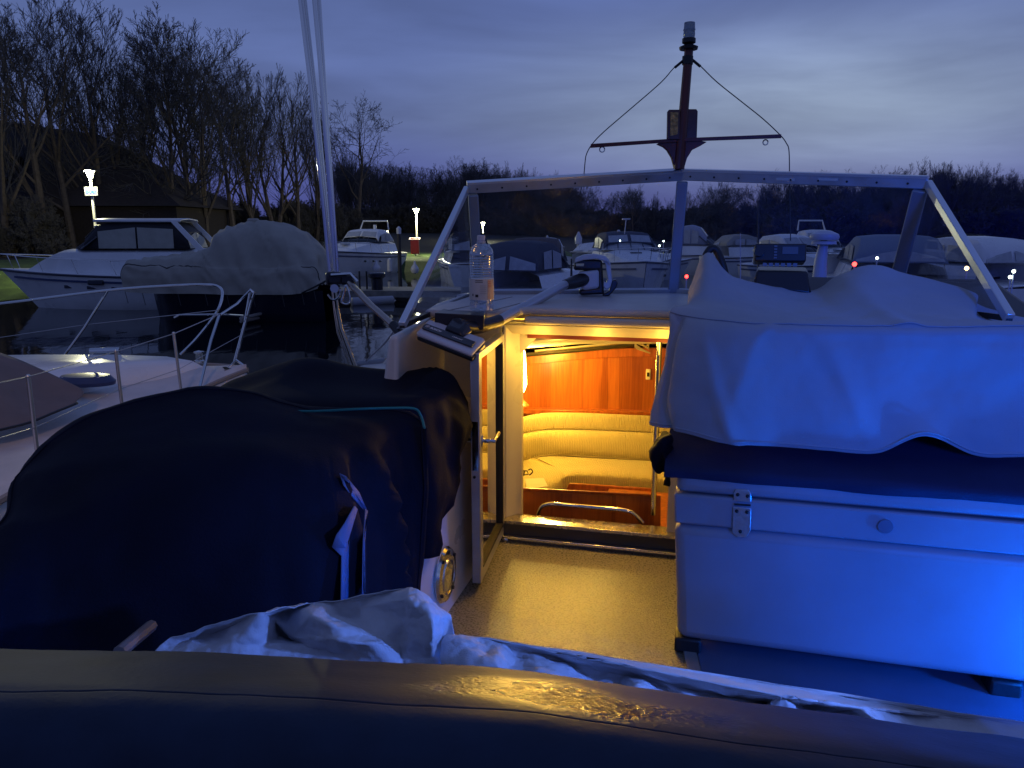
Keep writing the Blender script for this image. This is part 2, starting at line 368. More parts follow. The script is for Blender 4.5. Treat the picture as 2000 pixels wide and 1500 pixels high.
def whereL(px):
    if px < 180: return 'left of the lit lamp post'
    if px < 420: return 'behind the white cruiser'
    if px < 640: return 'behind the tarpaulined boat'
    return 'right of the steel poles'
# skyline of the far wood, as in the photograph
sky_l = [(640,300),(700,325),(760,335),(830,340),(900,322),(940,330),(1000,332),(1060,345),(1110,352),(1150,375),(1190,392),(1240,362),(1280,392),(1310,385),(1350,392),(1400,356),(1450,395),(1480,372),(1520,352),(1600,350),(1680,355),(1750,340),(1800,328),(1850,322),(1900,330),(1960,336),(2040,345)]
def skyl(px):
    for (a, ya), (b, yb) in zip(sky_l, sky_l[1:]):
        if a <= px <= b: return ya+(yb-ya)*(px-a)/(b-a)
    return 340
px = 650
while px < 2060:
    near = 1150 < px < 1470
    Y = rt.uniform(108, 122)
    yt = skyl(px) + rt.uniform(-26, 2)
    x, H = topH(px, yt, Y)
    put(protos[rt.choice([0,1,2,3])], x, Y, H, 14, 'bare winter tree in the dark wood, '+where(px), 'tree', GF+', '+where(px), wide=1.2)
    x2, H2 = topH(px+9, yt+14, Y+14)
    if not near: put(protos[rt.choice([1,2,3])], x2, Y+14, H2, 14, 'bare winter tree in the dark wood, '+where(px), 'tree', GF+', '+where(px), wide=1.25)
    if not near or rt.random() < .5:
        x3, H3 = topH(px+5, yt+26, Y-6); put(protos[rt.choice([1,3,4])], x3, Y-6, H3, 14, 'bare winter tree in the dark wood, '+where(px), 'tree', GF+', '+where(px), wide=1.5)
    px += rt.uniform(13, 20) if not near else rt.uniform(22, 30)
for px, yt in ((1240, 358), (1402, 352)):
    for q in range(2):
        x, H = topH(px+q*7, yt+q*3, 100); put(protos[2], x, 100+q, H, 14, 'rounded bare tree standing apart %s the windscreen centre post, %s of its pair' % ('left of' if px < 1300 else 'right of', 'left one' if q == 0 else 'right one'), 'tree', 'rounded tree pair '+('left' if px < 1300 else 'right')+' of the post', wide=1.25)
GS = 'leafless shrubs under the trees'
for i in range(46):
    px = -60 + i*17 + rt.uniform(-6, 6); Y = 50+ max(0, px)*.045 + rt.uniform(-2, 3)
    yt = 392 + rt.uniform(-25, 35) + max(0, px-500)*.12
    x, H = topH(px, yt, Y); H = max(H, 2.5)
    put(shrubs[i%2], x, Y, H, 4, 'dark leafless shrub beneath the bare trees, '+whereL(px), 'shrub', GS+', '+whereL(px), wide=.75)
for i in range(70):
    px = 640 + i*20 + rt.uniform(-6, 6); Y = 104 + rt.uniform(-4, 4)
    x, H = topH(px, 402+rt.uniform(-14, 16), Y); H = max(H, 2.5)
    put(shrubs[i%2], x, Y, H, 4, 'low thicket edging the far wood, '+where(px), 'shrub', 'thicket at the foot of the far wood, '+where(px), wide=1.2)

# ---- dark house behind the trees, left
roofm = mat('roof_tiles', (.035,.026,.022), .85, bump=.6, bscale=7, var=.3)
brick = mat('dark_brick', (.020,.014,.012), .9, bump=.4, bscale=14, var=.3)
h = thing('brick_house', 'dark house with a long sloping roof behind the lit lamp, far left', 'house', (P(60,400,58).x, 58, gz(P(60,400,58).x, 58)))
e0, e1 = P(-220, 395, 54), P(352, 402, 54); r0, r1 = P(-220, 205, 60), P(190, 262, 60)
m = MB(); b0, b1 = Vector((e0.x, 54.5, 0)), Vector((e1.x-.5, 54.5, 0)); c0, c1 = Vector((e0.x, 66, 0)), Vector((e1.x-.5, 66, 0))
zt = e1.z
m.hexa([b0, b1, c1, c0], [v+Vector((0,0,zt-.05)) for v in (b0, b1, c1, c0)]); m.build('wall', brick, h)
m = MB(); r0.z = max(r0.z, r1.z)
A = [Vector((e0.x-.5,54,zt)), Vector((e1.x,54,zt)), Vector((e1.x,67,zt)), Vector((e0.x-.5,67,zt))]; R0 = Vector((r0.x,60.5,r0.z)); R1 = Vector((r1.x,60.5,r1.z))
m.add(A+[R0,R1], [(0,1,5,4),(1,2,5),(2,3,4,5),(3,0,4),(3,2,1,0)]); m.build('roof', roofm, h)
wp = P(22, 330, 57.4)
m = MB(); m.box((wp.x, 56.6, wp.z), (2.1, 1.6, 1.7)); dm = m.build('dormer', brick, h)
m = MB(); 
for a in (-1, 0, 1): m.box((wp.x+a*.8, 55.77, wp.z+.05), (.07, .05, 1.3))
for a in (-.6, .7): m.box((wp.x, 55.77, wp.z+a), (1.67, .05, .07))
m.build('window_frame', mat('window_frame_grey', (.3,.3,.3), .6), dm)

# ================================================================ LAMP POSTS
lampglow = mat('lamp_glow', (1,1,1), .5, emit=(1,.98,.62), est=28)
polem = mat('painted_pole', (.62,.62,.55), .45)
def lamp_post(px, ybase, ytop, Y, power, label, zb=None, sign=False):
    top = P(px, ytop, Y); zb = gz(top.x, Y) if zb is None else zb
    r = thing('lamp_post', label, 'lamp post', (top.x, Y, zb), 'lit lamp posts on the marina bank')
    hh = top.z-zb
    m = MB(); m.tube([(top.x, Y, zb-.2), (top.x, Y, zb+hh*.97)], [.085, .06], 12); m.build('pole', polem, r)
    m = MB(); m.lathe([(.0,0),(.2,.02),(.26,.07),(.24,.10),(.0,.13)], (top.x, Y, top.z+.12), 20); m.build('lamp_cap', polem, r)
    m = MB(); m.lathe([(.05,-.16),(.09,-.13),(.15,.03),(.15,.09),(.0,.1)], (top.x, Y, top.z), 20); m.build('lamp_lens', lampglow, r)
    if sign:
        c = P(px+2, 374, Y-.12); 
        m = MB(); m.box((c.x, Y-.12, c.z), (.62, .03, .40)); sg = m.build('sign_board', mat('sign_white', (.16,.17,.2), .6), r, bevel=.02)
        tx = bpy.data.curves.new('t', 'FONT'); tx.body = 'Boat'; tx.size = .26; tx.align_x = 'CENTER'; tx.align_y = 'CENTER'; tx.extrude = .004; tx.offset = .006
        to = bpy.data.objects.new('lettering', tx); me = bpy.data.meshes.new_from_object(to); bpy.data.objects.remove(to)
        lo = bpy.data.objects.new('lettering', me); S.collection.objects.link(lo); me.materials.append(mat('sign_blue', (.02,.06,.30), .5))
        lo.parent = sg; lo.rotation_euler = (math.pi/2, 0, 0); lo.location = Vector((c.x, Y-.142, c.z)) - ORG[sg.name]
    light('lamp_post_light', 'POINT', (top.x, Y-.45, top.z+.0), power, (1, .97, .58), .12)
    return r
lamp_post(176, 475, 342, 37.5, 1300, 'white lit lamp post with a small blue and white sign, on the left lawn', sign=True)
lamp_post(813, 505, 413, 60, 1500, 'lit lamp post beside an orange red cabinet, left of the windscreen', zb=.6)
lamp_post(943, 480, 438, 85, 700, 'small distant lit lamp seen just above the bottle')
m = MB(); p = P(200, 470, 36.5); gzz = gz(p.x, 36.5)
r = thing('notice_cabinet', 'white metal notice cabinet beside the left lamp post', 'cabinet', (p.x, 36.5, gzz))
m.box((p.x, 36.5, (gzz+2.95)/2), (.55, .25, 2.95-gzz)); m.build('body', polem, r, bevel=.03)
m = MB(); m.box((p.x-.02, 36.36, 2.25), (.40, .03, .8)); m.build('panel', mat('panel_grey', (.35,.38,.30), .3), r)
def cabinet(px, py, Y, zb, hgt, label):
    p = P(px, py, Y)
    r = thing('safety_cabinet', label, 'cabinet', (p.x, Y, zb), 'red safety cabinets by the lamps')
    m = MB(); m.box((p.x, Y, zb+.5), (.1, .1, 1.0)); m.build('post', polem, r)
    m = MB(); m.box((p.x, Y-.1, zb+hgt/2+.3), (.62, .35, hgt-.3)); m.build('box', redm, r, bevel=.05)
    m = MB(); m.prism([(p.x-.4,Y-.34,zb+hgt), (p.x+.4,Y-.34,zb+hgt), (p.x+.4,Y+.1,zb+hgt+.12), (p.x-.4,Y+.1,zb+hgt+.12)], (0,0,.05)); m.build('hood', mat('hood_white',(.7,.6,.6),.4), r)
cabinet(166, 470, 35.5, gz(P(166,470,35.5).x,35.5), 1.95, 'red lifebuoy cabinet at the foot of the left lamp post')
cabinet(811, 495, 59, .5, 1.5, 'orange red cabinet at the foot of the middle lamp post')

# ================================================================ GENERIC BOATS
deckglass = mat('dark_boat_glass', (.01,.016,.022), .06, spec=.6)
canvasw = mat('canvas_window', (.40,.41,.42), .3, var=.15)
def hull_rows(L_, Bm_, F, rake=.8, rise=.25, wl=.78, fin=.48, nx=22, pw=2.3):
    rows = []
    for i in range(nx+1):
        t_ = i/nx; hb = Bm_/2*(1-max(0,(t_-fin)/(1-fin))**pw)*(.93+.07*min(t_/.2,1)); hb = max(hb, .015)
        sh = F*(1+rise*t_*t_)
        row = []
        for k, (zf, wf) in enumerate([(1,1),(.86,.985),(.6,.93),(.3,.86),(0,.80*wl/.8),(-.35,.5),(-.5,.0)]):
            z = sh*zf if zf >= 0 else F*zf
            x = L_*t_ - rake*(t_**3)*(1-max(zf,-.5))/1.3
            w_ = hb*(wf*(1-.35*t_**3*(1-zf)) if k else 1)
            row.append((x, w_, z))
        full = [Vector((x, w_, z)) for x, w_, z in row] + [Vector((x, -w_, z)) for x, w_, z in reversed(row[:-1])]
        rows.append(full)
    return rows
def local_mb(m, pos, hd):
    R_ = Matrix.Rotation(hd, 3, 'Z'); m.v = [R_@v + Vector(pos) for v in m.v]; return m
def motorboat(label, pos, hd, L_=8, Bm_=2.8, F=1.0, style='hardtop', hullm=None, canvas=None, top=2.4, cat='motorboat', group=None, rail=True, name='motorboat', rake=.9, glassm=None, ws=.5, trunkz=.55, pane_m=None, ins=.14, rear=.10, slab=False):
    pos = Vector(pos); hullm = hullm or white; canvas = canvas or mat('canvas_grey', (.09,.10,.13), .8, bump=.2)
    r = thing(name, label, cat, pos, group)
    H_ = hull_rows(L_, Bm_, F, rake)
    def LB(m): return local_mb(m, pos, hd)
    m = MB(); m.grid(H_); n = len(H_[0]); m.f.append(tuple(range(n))); LB(m).build('hull', hullm, r)
    m = MB()
    m.grid([[Vector((row[0].x, row[0].y*c, row[0].z+.02+.07*(1-c*c)*min(1, row[0].y))) for c in (-.985,-.6,-.2,.2,.6,.985)] for row in H_]); LB(m).build('deck', white, r, solid=.03)
    m = MB()
    for sgn in (1, -1): m.tube([Vector((row[0].x, sgn*(row[0].y+.01), row[0].z-.03)) for row in H_], .035, 6)
    LB(m).build('rubbing_strake', mat('strake_dark', (.03,.03,.05), .5), r)
    # trunk cabin from near the bow up to the windscreen
    x0, x1 = L_*.88, L_*ws
    m = MB(); rows = []
    for i in range(9):
        f = i/8; x = x0+(x1-x0)*f; ti = x/L_
        hb = Bm_/2*(1-max(0,(ti-.48)/.52)**2.3)*.80; zd = F*(1+.25*ti*ti)
        zt_ = zd+trunkz*(math.sin(f*math.pi/2)**1.1)+.04
        rows.append([Vector((x, y*hb, zd if abs(y) == 1 else zt_-(.12 if abs(y) > .8 else 0)*f)) for y in (-1,-.86,-.5,0,.5,.86,1)])
    zt_ = rows[-1][3].z; hb = rows[-1][-1].y
    rows.append([Vector((L_*.12, v.y*.98, v.z)) for v in rows[-1]])
    m.grid(rows); LB(m).build('coachroof', white, r)
    xa = x1; run = top-zt_
    if style in ('hardtop', 'canopy', 'flybridge'):
        # raked dark windscreen
        wh = run*.42
        def ring(x, z, w_, bow): return [Vector((x-.9*bow*abs(y)**2.2, y*w_, z)) for y in (-1,-.8,-.45,0,.45,.8,1)]
        m = MB(); lo = ring(xa+.15, zt_+.0, hb*.97, .6); up = ring(xa-.55*wh/.5, zt_+wh, hb*.88, .5)
        m.grid([lo, up]); LB(m).build('windscreen', glassm or deckglass, r, solid=.02)
        m = MB()
        for v0, v1 in zip(lo, up): m.tube([v0+Vector((.01,0,0)), v1+Vector((.01,0,0))], .022, 5)
        m.tube([v+Vector((0,0,.01)) for v in up], .03, 6); LB(m).build('windscreen_frame', mat('frame_dark', (.05,.05,.06), .4), r)
        xs = up[3].x
        # upper enclosure
        xr = L_*rear if style != 'flybridge' else L_*.15
        arch = []
        for (x, zc, w_) in ((xs, zt_+wh, hb*.88), (xs-.45, top-.10, hb*.84), (xs-.75, top, hb*.8), ((xs+xr)/2, top+.04, hb*.82), (xr+.5, top-.02, hb*.82), (xr+.1, top-.35, hb*.86), (xr, zt_, hb*.9)):
            arch.append([Vector((x, y*w_, max(z0 if z0 < zc else zc, zt_))) for y, z0 in ((-1, zt_), (-.97, zc-.22), (-.86, zc-.05), (-.4, zc+.0), (0, zc+.02), (.4, zc+.0), (.86, zc-.05), (.97, zc-.22), (1, zt_))])
        m = MB(); m.grid(arch); LB(m).build('canopy', canvas if style == 'canopy' else white, r, solid=.02)
        cen = Vector((sum(v.x for v in arch[3])/9, 0, zt_+.4))
        def pane(a0, a1, j0, j1, nm='side_window', mt=pane_m or canvasw, ins=ins, off=.03):
            q = [arch[a0][j0], arch[a1][j0], arch[a1][j1], arch[a0][j1]]; c = sum(q, Vector())/4
            q = [c+(v-c)*(1-ins) for v in q]; nn = (q[1]-q[0]).cross(q[2]-q[0]).normalized()
            if nn.dot(c-cen) < 0: nn = -nn
            mm_ = MB(); mm_.prism([v+nn*off for v in q], nn*.006); LB(mm_).build(nm, mt, r)
        for (j0, j1) in ((0,1),(7,8)):
            for a in (1, 3): pane(a, a+(2 if a == 1 else 1), j0, j1)
        pane(0, 1, 2, 4, 'front_window'); pane(0, 1, 4, 6, 'front_window')
        pane(5, 6, 1, 4, 'rear_window'); pane(5, 6, 4, 7, 'rear_window')
        if slab:
            m = MB(); m.grid([[Vector((x, y*w_, z)) for y, z in ((-1,top+.0),(-.95,top+.07),(0,top+.12),(.95,top+.07),(1,top+.0))] for x, w_ in ((xs-.35, hb*.82),(xs-.8,hb*.9),((xs+xr)/2,hb*.9),(xr+.5,hb*.88),(xr+.25,hb*.84))]); LB(m).build('hardtop', white, r, solid=.05)
            for sg in (1,-1):
                m = MB(); m.hexa([Vector((xr+.55,sg*hb*.93,top)),Vector((xr+.35,sg*hb*.93,top)),Vector((xr+.35,sg*hb*.88,top)),Vector((xr+.55,sg*hb*.88,top))], [Vector((xr-.35,sg*hb*.99,zt_-.1)),Vector((xr-.6,sg*hb*.99,zt_-.1)),Vector((xr-.6,sg*hb*.94,zt_-.1)),Vector((xr-.35,sg*hb*.94,zt_-.1))])
                LB(m).build('targa_arch', white, r)
        if style == 'flybridge':
            m = MB(); m.tube([Vector((xr+.3, -hb*.7, top)), Vector((xr+.1, -hb*.6, top+.55)), Vector((xr+.1, hb*.6, top+.55)), Vector((xr+.3, hb*.7, top))], .05, 8); LB(m).build('radar_arch', white, r)
    m = MB()
    for sg in (1,-1):
        m.grid([[Vector((row[1].x, sg*(row[1].y+.012), row[1].z-.02)), Vector((row[1].x, sg*(row[1].y+.010), row[1].z-.09))] for row in H_[1:-1]])
    LB(m).build('hull_stripe', mat('stripe_blue', (.02,.04,.12), .4), r)
    for f_ in (.62, .72, .80):
        zc_ = F*(1+.25*f_*f_)+trunkz*.72; m = MB(); m.box((L_*f_, 0, zc_+.1*(.80-f_)*6), (.42,.46,.05)); 
        if f_ == .72: LB(m).build('deck_hatch', deckglass, r, bevel=.02)
    for f_ in (.55, .66, .77):
        q_ = H_[int(f_*22)][2]; m = MB(); m.box((q_.x, q_.y+.0, q_.z+.06), (.40,.05,.11)); m.box((q_.x, -q_.y-.0, q_.z+.06), (.40,.05,.11)) if False else None
        LB(m).build('porthole', deckglass, r, bevel=.02)
    if rail:
        m = MB(); tops = []
        for sgn in (1, -1):
            line = []
            for row in H_[9:]:
                v = row[0]; line.append(Vector((v.x+.05, sgn*max(v.y-.06, .0), v.z+.52)))
            m.tube(line, .018, 6)
            for q in range(0, len(line), 3):
                v = H_[9+q][0]; m.tube([Vector((v.x-.12, sgn*max(v.y-.08,0), v.z)), line[q]], .014, 5)
        LB(m).build('guard_rail', steel, r)
    return r
def dark(n, c): return mat(n, c, .7, bump=.1)
navyhull = mat('navy_hull', (.012,.014,.03), .25); brownc = mat('brown_canvas', (.10,.07,.065), .8, bump=.2); greyc = mat('blue_grey_canvas', (.05,.055,.08), .8, bump=.2)

# the white cruiser lying broadside on the left (bow to the left)
motorboat('long white sports cruiser with a hardtop, lying bow left beside the left lamp post', (P(560,600,27.9).x, 27.9, 0), math.pi+.05, 9.9, 3.0, 1.10, 'canopy', top=3.0, ws=.70, trunkz=.80, name='white_cruiser', cat='boat', rake=1.5, canvas=mat('canopy_black', (.02,.02,.025), .7), pane_m=mat('cream_canvas', (.40,.39,.32), .6, var=.15, vscale=3), ins=.05, rear=.30, slab=True)
m = MB()
for px in (185, 273):
    p = P(px, 552, 26.1); m.box((p.x, 26.18, p.z), (.52, .16, .16), 0.06)
# portlights belong to the cruiser
cr = bpy.data.objects['white_cruiser']; pts_ = m
po = pts_.build('hull_porthole', deckglass, cr, bevel=.03)

# grey tarpaulined boat
tarp = mat('grey_tarpaulin', (.36,.33,.27), .8, bump=.15, bscale=60, var=.12, vscale=2)
r = thing('covered_boat', 'boat hidden under a humped grey tarpaulin, between the white cruiser and the steel poles', 'boat', (P(450,600,24).x, 24, 0))
xl, xr_ = P(282, 560, 23.6).x, P(645, 560, 23.6).x
H_ = hull_rows(xr_-xl-.1, 2.5, .95, .2, .05, fin=.75)
m = MB(); m.grid(H_); m.f.append(tuple(range(len(H_[0])))); m.f.append(tuple(range(len(H_[0])))); m.v = [Vector((xr_-.05-v.x, 24+v.y, v.z)) for v in m.v]; m.build('hull', navyhull, r)
prof = [(281,540,562),(283,509,566),(300,506,568),(345,500,570),(385,494,570),(420,484,570),(440,452,571),(470,440,572),(500,436,572),(540,440,572),(575,450,572),(600,464,570),(620,485,566),(634,520,562),(642,548,560)]
rows = []
for (px, yt, yb) in prof:
    tp = P(px, yt, 24); bt = P(px, yb, 22.75); x = tp.x
    zt_, zb_ = tp.z, bt.z-.05
    sh = .5 if px < 430 else .86
    rows.append([Vector((x, 24+a*1.28, z)) for a, z in ((-1.01, zb_), (-1.0, zb_+(min(zt_,1.75)-zb_)*.55), (-.975, min(zt_-.07, 1.60)), (-.95, min(zt_-.045, 1.635)), (-.8, min(zt_-.03, 1.62+(zt_-1.62)*.62)), (-.45, zt_-.10), (0, zt_), (.45, zt_-.05), (.8, min(zt_-.03, 1.62+(zt_-1.62)*.62)), (.96, min(zt_-.05,1.62)), (1.01, zb_))])
g = patch(rows, 5, 6)
def tf(p, i, j):
    return .085*ridge(Vector((p.x*1.5+p.z*.9, p.y*.3, p.z*.28)), 2.6, 3) + .03*ridge(Vector((p.x*.6, p.y, p.z*1.4)), 1.6, 9)
g = wrinkle(g, tf); m = MB(); m.grid(g); m.build('tarpaulin', tarp, r, angle=50)
m = MB(); m.tube([q_[13]+Vector((0,-.01,0)) for q_ in g[2:-2]], .018, 6); m.build('seam_cord', mat('cord_dark', (.05,.05,.05), .8), r)
for k in range(5, len(g)-4, 9):
    m = MB(); m.tube([g[k][0], g[k][0]+Vector((.05,.02,-.35))], .010, 5); m.build('tie_rope', mat('rope_dark2', (.06,.06,.06), .9), r)
m = MB(); c = P(495, 437, 24); m.box((c.x, 24, c.z+.05), (.32, .25, .22)); m.build('vent_box', tarp, r, bevel=.05)
# stub of quay ropes
def rope(pts, rad, label, mt=None, k=8, name='mooring_rope', group=None, cat='rope'):
    m = MB(); m.tube(spline([Vector(p) for p in pts], k), rad, 6); return tag(m.build(name, mt or mat('rope_grey', (.25,.23,.2), .9, bump=.5, bscale=200), angle=180), label, cat, group)
rope([P(590,572,22.5), P(625,555,20), P(655,538,16.5)], .025, 'dark mooring line from the tarpaulined boat to the right', mat('rope_dark', (.03,.03,.03), .9))
r = thing('mooring_pontoon', 'narrow grey pontoon beside the tarpaulined boat', 'pontoon', (P(560,600,22).x, 22, 0))
m = MB(); a_, b_ = PZ(470, 622, .25), PZ(645, 582, .25); m.tube([a_, b_], .05, 6); a_, b_ = PZ(470, 628, .12), PZ(645, 594, .12); m.tube([a_, b_], .045, 6)
m.build('float_rail', mat('pontoon_timber', (.30,.27,.24), .8, bump=.3), r)

# distant white yacht head on, with its gear
motorboat('white motor yacht facing us, moored left of the middle lamp post', (P(752,540,52.5).x, 52.5, 0), -math.pi/2-.22, 8.5, 3.5, 1.25, 'flybridge', top=2.75, ws=.5, trunkz=.62, name='motor_yacht', cat='boat', rake=1.0)
m = MB(); c = P(733, 470, 50); m.tube([(c.x,50,2.7),(c.x,50,3.05)], .1, 10); tag(m.build('yacht_searchlight', white), 'short white cylinder on the roof of the distant white yacht', 'searchlight')
FN = 'white fenders of the distant yacht'
for i, (px, py) in enumerate(((676,518),(735,522),(761,520),(810,524))):
    p = P(px, py, 46.4); m = MB(); m.lathe([(.0,.45),(.05,.42),(.08,.25),(.22,.05),(.26,-.1),(.18,-.28),(.0,-.34)] if i != 2 else [(.0,.5),(.12,.42),(.15,.1),(.15,-.3),(.0,-.4)], (p.x, 46.4, max(p.z, .42)), 14)
    tag(m.build('boat_fender', greyp), ['pear shaped white fender at the left bow of the distant yacht', 'pear shaped white fender under the bow of the distant yacht', 'long white fender right of the bow of the distant yacht', 'pear shaped white fender below the middle lamp post'][i], 'fender', FN)
m = MB(); a_ = P(779, 455, 44); m.tube([(a_.x, 44, -.5), (a_.x, 44, a_.z)], .11, 10); r = thing('mooring_pile', 'tall dark mooring pile with pale cap before the distant yacht', 'post', (a_.x, 44, 0)); m.build('shaft', mat('pile_dark', (.03,.028,.03), .7), r)
m = MB(); m.lathe([(.13,0),(.14,.3),(.02,.42)], (a_.x, 44, a_.z-.05), 12); m.build('pile_cap', greyp, r)
# pontoon with bollard and posts at left of the windscreen
plank = mat('pontoon_boards', (.22,.21,.19), .8, bump=.4, bscale=12, var=.3)
r = thing('floating_pontoon', 'floating walkway with dark bollard and grey float beyond the steel poles', 'pontoon', (P(740,575,27).x, 27, 0))
a_, b_, c_, d_ = PZ(652,568,.45), PZ(900,568,.45), PZ(900,560,.45), PZ(652,560,.45)
m = MB(); m.prism([a_, b_, c_, d_], (0,0,-.25)); m.build('walkway', plank, r)
m = MB(); p = PZ(737, 566, .45); m.lathe([(.22,0),(.22,.42),(.33,.5),(.33,.62),(.28,.66),(0,.66)], p, 16); m.build('bollard', navyhull, r)
m = MB()
for px in (703, 717): p = PZ(px, 565, .45); m.tube([p, p+Vector((0,0,.7))], .035, 8)
m.build('mooring_rod', black, r)
m = MB(); a_, b_ = PZ(684, 590, .12), PZ(770, 586, .12); m.tube([a_, a_.lerp(b_,.04), a_.lerp(b_,.96), b_], [.05,.17,.17,.05], 12); a_, b_ = PZ(772, 578, .15), PZ(796, 582, .15); m.tube([a_, a_.lerp(b_,.2), a_.lerp(b_,.8), b_], [.05,.17,.17,.05], 12); m.build('tube_float', mat('float_grey', (.35,.35,.38), .6), r)

# boats seen through the windscreen
def mboat(px, yw, hd, label, off=0, **k):
    p = PZ(px, yw, 0); motorboat(label, (p.x, p.y+off, 0), hd, **k)
G2 = 'boats beyond the windscreen'
mboat(972, 640, -.4+math.pi/2, 'dark canopied cruiser right behind the bottle', L_=7, Bm_=2.6, F=.95, style='canopy', top=2.38, canvas=greyc, group=G2, rail=False, off=-1)
mboat(1040, 610, math.pi/2-.1, 'cruiser with a rounded brown canopy right of the bottle', L_=7, Bm_=2.7, F=.95, style='canopy', top=2.42, canvas=brownc, group=G2, rail=False)
mboat(1115, 560, math.pi/2-.9, 'white open cruiser lit green white behind the vacuum cleaner', L_=7.5, Bm_=2.6, F=1.0, style='hardtop', top=2.1, group=G2)
mboat(1160, 548, .3, 'low dark canopied boat left of the tall hardtop cruiser', L_=6, Bm_=2.3, F=.9, style='canopy', top=2.0, canvas=navy, group=G2, rail=False)
mboat(1243, 588, -math.pi/2+.02, 'tall hardtop cruiser facing us left of the windscreen centre post', L_=8.5, Bm_=3.3, F=1.25, style='canopy', top=2.62, canvas=greyc, glassm=canvasw, group=G2, off=7.5, ws=.6, trunkz=.5)
mboat(1300, 535, -.3, 'boat under a domed pale cover behind the windscreen centre post', L_=6, Bm_=3, F=1.2, style='canopy', top=3.0, canvas=mat('pale_cover', (.34,.36,.46), .8), group=G2, rail=False)
mboat(1390, 545, .2, 'boat with pale rounded cover just right of the windscreen centre post', L_=6.5, Bm_=2.6, F=1.2, style='canopy', top=2.45, canvas=mat('buff_cover', (.30,.29,.26), .8), group=G2, rail=False, off=1)
mboat(1640, 640, .12, 'white cabin boat carrying the radar dome, right half of the windscreen', L_=7, Bm_=2.7, F=1.15, style='none', top=2.2, group=G2, rail=False, trunkz=.7, ws=.55, off=2.2)
mboat(1735, 655, math.pi/2-.32, 'large cruiser with pale clear canopy windows at the windscreen right corner', L_=9, Bm_=3.3, F=1.2, style='canopy', top=2.55, canvas=mat('pale_canopy', (.22,.26,.32), .7), group=G2, off=-.5)
mboat(1985, 640, math.pi/2+.25, 'dark blue striped cruiser cut by the right edge of the photo', L_=8, Bm_=2.9, F=1.15, style='hardtop', top=2.5, group=G2, off=-.6)
mboat(1085, 533, math.pi/2+.3, 'small pale cruiser moored behind the brown canopy boat', L_=6.5, Bm_=2.4, F=1.0, style='hardtop', top=2.2, group=G2)
mboat(870, 548, -.2, 'white boat seen through the left wing of the windscreen', L_=6, Bm_=2.3, F=1.0, style='hardtop', top=2.1, group=G2)
mboat(925, 560, math.pi/2+.2, 'pale cruiser with dark canopy just behind the bottle neck', L_=7, Bm_=2.6, F=1.05, style='canopy', top=2.6, canvas=navy, group=G2)
mboat(1480, 560, -math.pi/2+.3, 'white cruiser behind the helm radio', L_=7, Bm_=2.6, F=1.1, style='hardtop', top=2.5, group=G2)
mboat(1560, 540, -math.pi/2, 'distant white cruiser left of the radar dome', L_=7.5, Bm_=2.8, F=1.1, style='flybridge', top=2.7, group=G2)
mboat(1800, 552, .2, 'distant cruiser behind the starboard corner of the windscreen', L_=8, Bm_=2.8, F=1.1, style='canopy', top=2.5, canvas=navy, group=G2)
# radar dome on its post
p = P(1610, 465, 13); r = thing('radar_dome', 'white radar dome on a thick post behind the helm radio', 'radar', (p.x, 13, 1.8))
m = MB(); m.lathe([(.0,-.055),(.22,-.05),(.235,0),(.22,.045),(.12,.09),(0,.1)], (p.x, 13, p.z+.02), 28); m.build('dome', greyp, r)
m = MB(); m.lathe([(.2,0),(.19,.05)], (p.x, 13, p.z-.1), 28); m.build('base_ring', greyp, r)
m = MB(); m.tube([(p.x-.03,13,1.7),(p.x-.03,13,2.2),(p.x,13,p.z-.06)], [.13,.10,.07], 14); m.build('post', greyp, r)
# small lit and standing things between the far boats
redlit = mat('red_lamp', (1,.05,.03), .4, emit=(1,.03,.02), est=14)
def dotlamp(px, py, Y, rad, mt, label, name='boat_lamp', post=.5):
    p = P(px, py, Y); r = thing(name, label, 'lamp', (p.x, Y, p.z-post), 'small lamps among the far boats')
    m = MB(); m.ball(p, rad, n=8); m.build('lens', mt, r); m = MB(); m.tube([p-Vector((0,0,post)), p-Vector((0,0,rad*.8))], rad*.45, 8); m.build('stalk', greyp, r)
dotlamp(1341, 540, 10, .022, redlit, 'small red lamp right of the windscreen centre post'); dotlamp(1669, 516, 14, .04, redlit, 'larger red lamp right of the radar dome')
dotlamp(1888, 524, 13, .035, mat('amber_lamp', (1,.7,.3), .4, emit=(1,.62,.2), est=10), 'amber lamp seen through the right wing of the windscreen')
wl = mat('white_lamp', (1,1,1), .4, emit=(.8,1,.85), est=7)
for px, py, Y, rad, lb in ((1183,493,40,.05,'left of the tall hardtop cruiser'),(1288,480,42,.055,'left of the two by the domed pale cover'),(1296,471,44,.05,'right of the two by the domed pale cover'),(1211,470,30,.03,'on the roof edge of the tall hardtop cruiser'),(1980,530,9,.02,'upper one by the right edge boat'),(1973,541,9,.02,'lower one by the right edge boat'),(1713,504,16,.03,'beside the clear canopy windows'),(1081,527,30,.06,'lower left of the vacuum cleaner body'),(1091,535,30,.06,'just left of the vacuum cleaner body')):
    dotlamp(px, py, Y, rad, wl, 'tiny white lamp '+lb)
for px, y0, y1, Y, w_, lb in ((1130,463,490,40,.09,'shorter pale capped pile right of the brown canopy'),(1208,458,500,45,.13,'taller pale capped pile behind the vacuum cleaner'),(1069,468,500,48,.08,'thin pale capped pile above the brown canopy')):
    p = P(px, y0, Y); r = thing('mooring_pile', lb, 'post', (p.x, Y, 0), 'pale capped piles in the far berths')
    m = MB(); m.tube([(p.x, Y, -.5), (p.x, Y, p.z-.3)], w_, 8); m.build('shaft', polem, r)
    m = MB(); m.lathe([(w_*1.9,0),(w_*2,.3),(w_*.4,.62)], (p.x, Y, p.z-.35), 12); m.build('pile_cap', greyp, r)
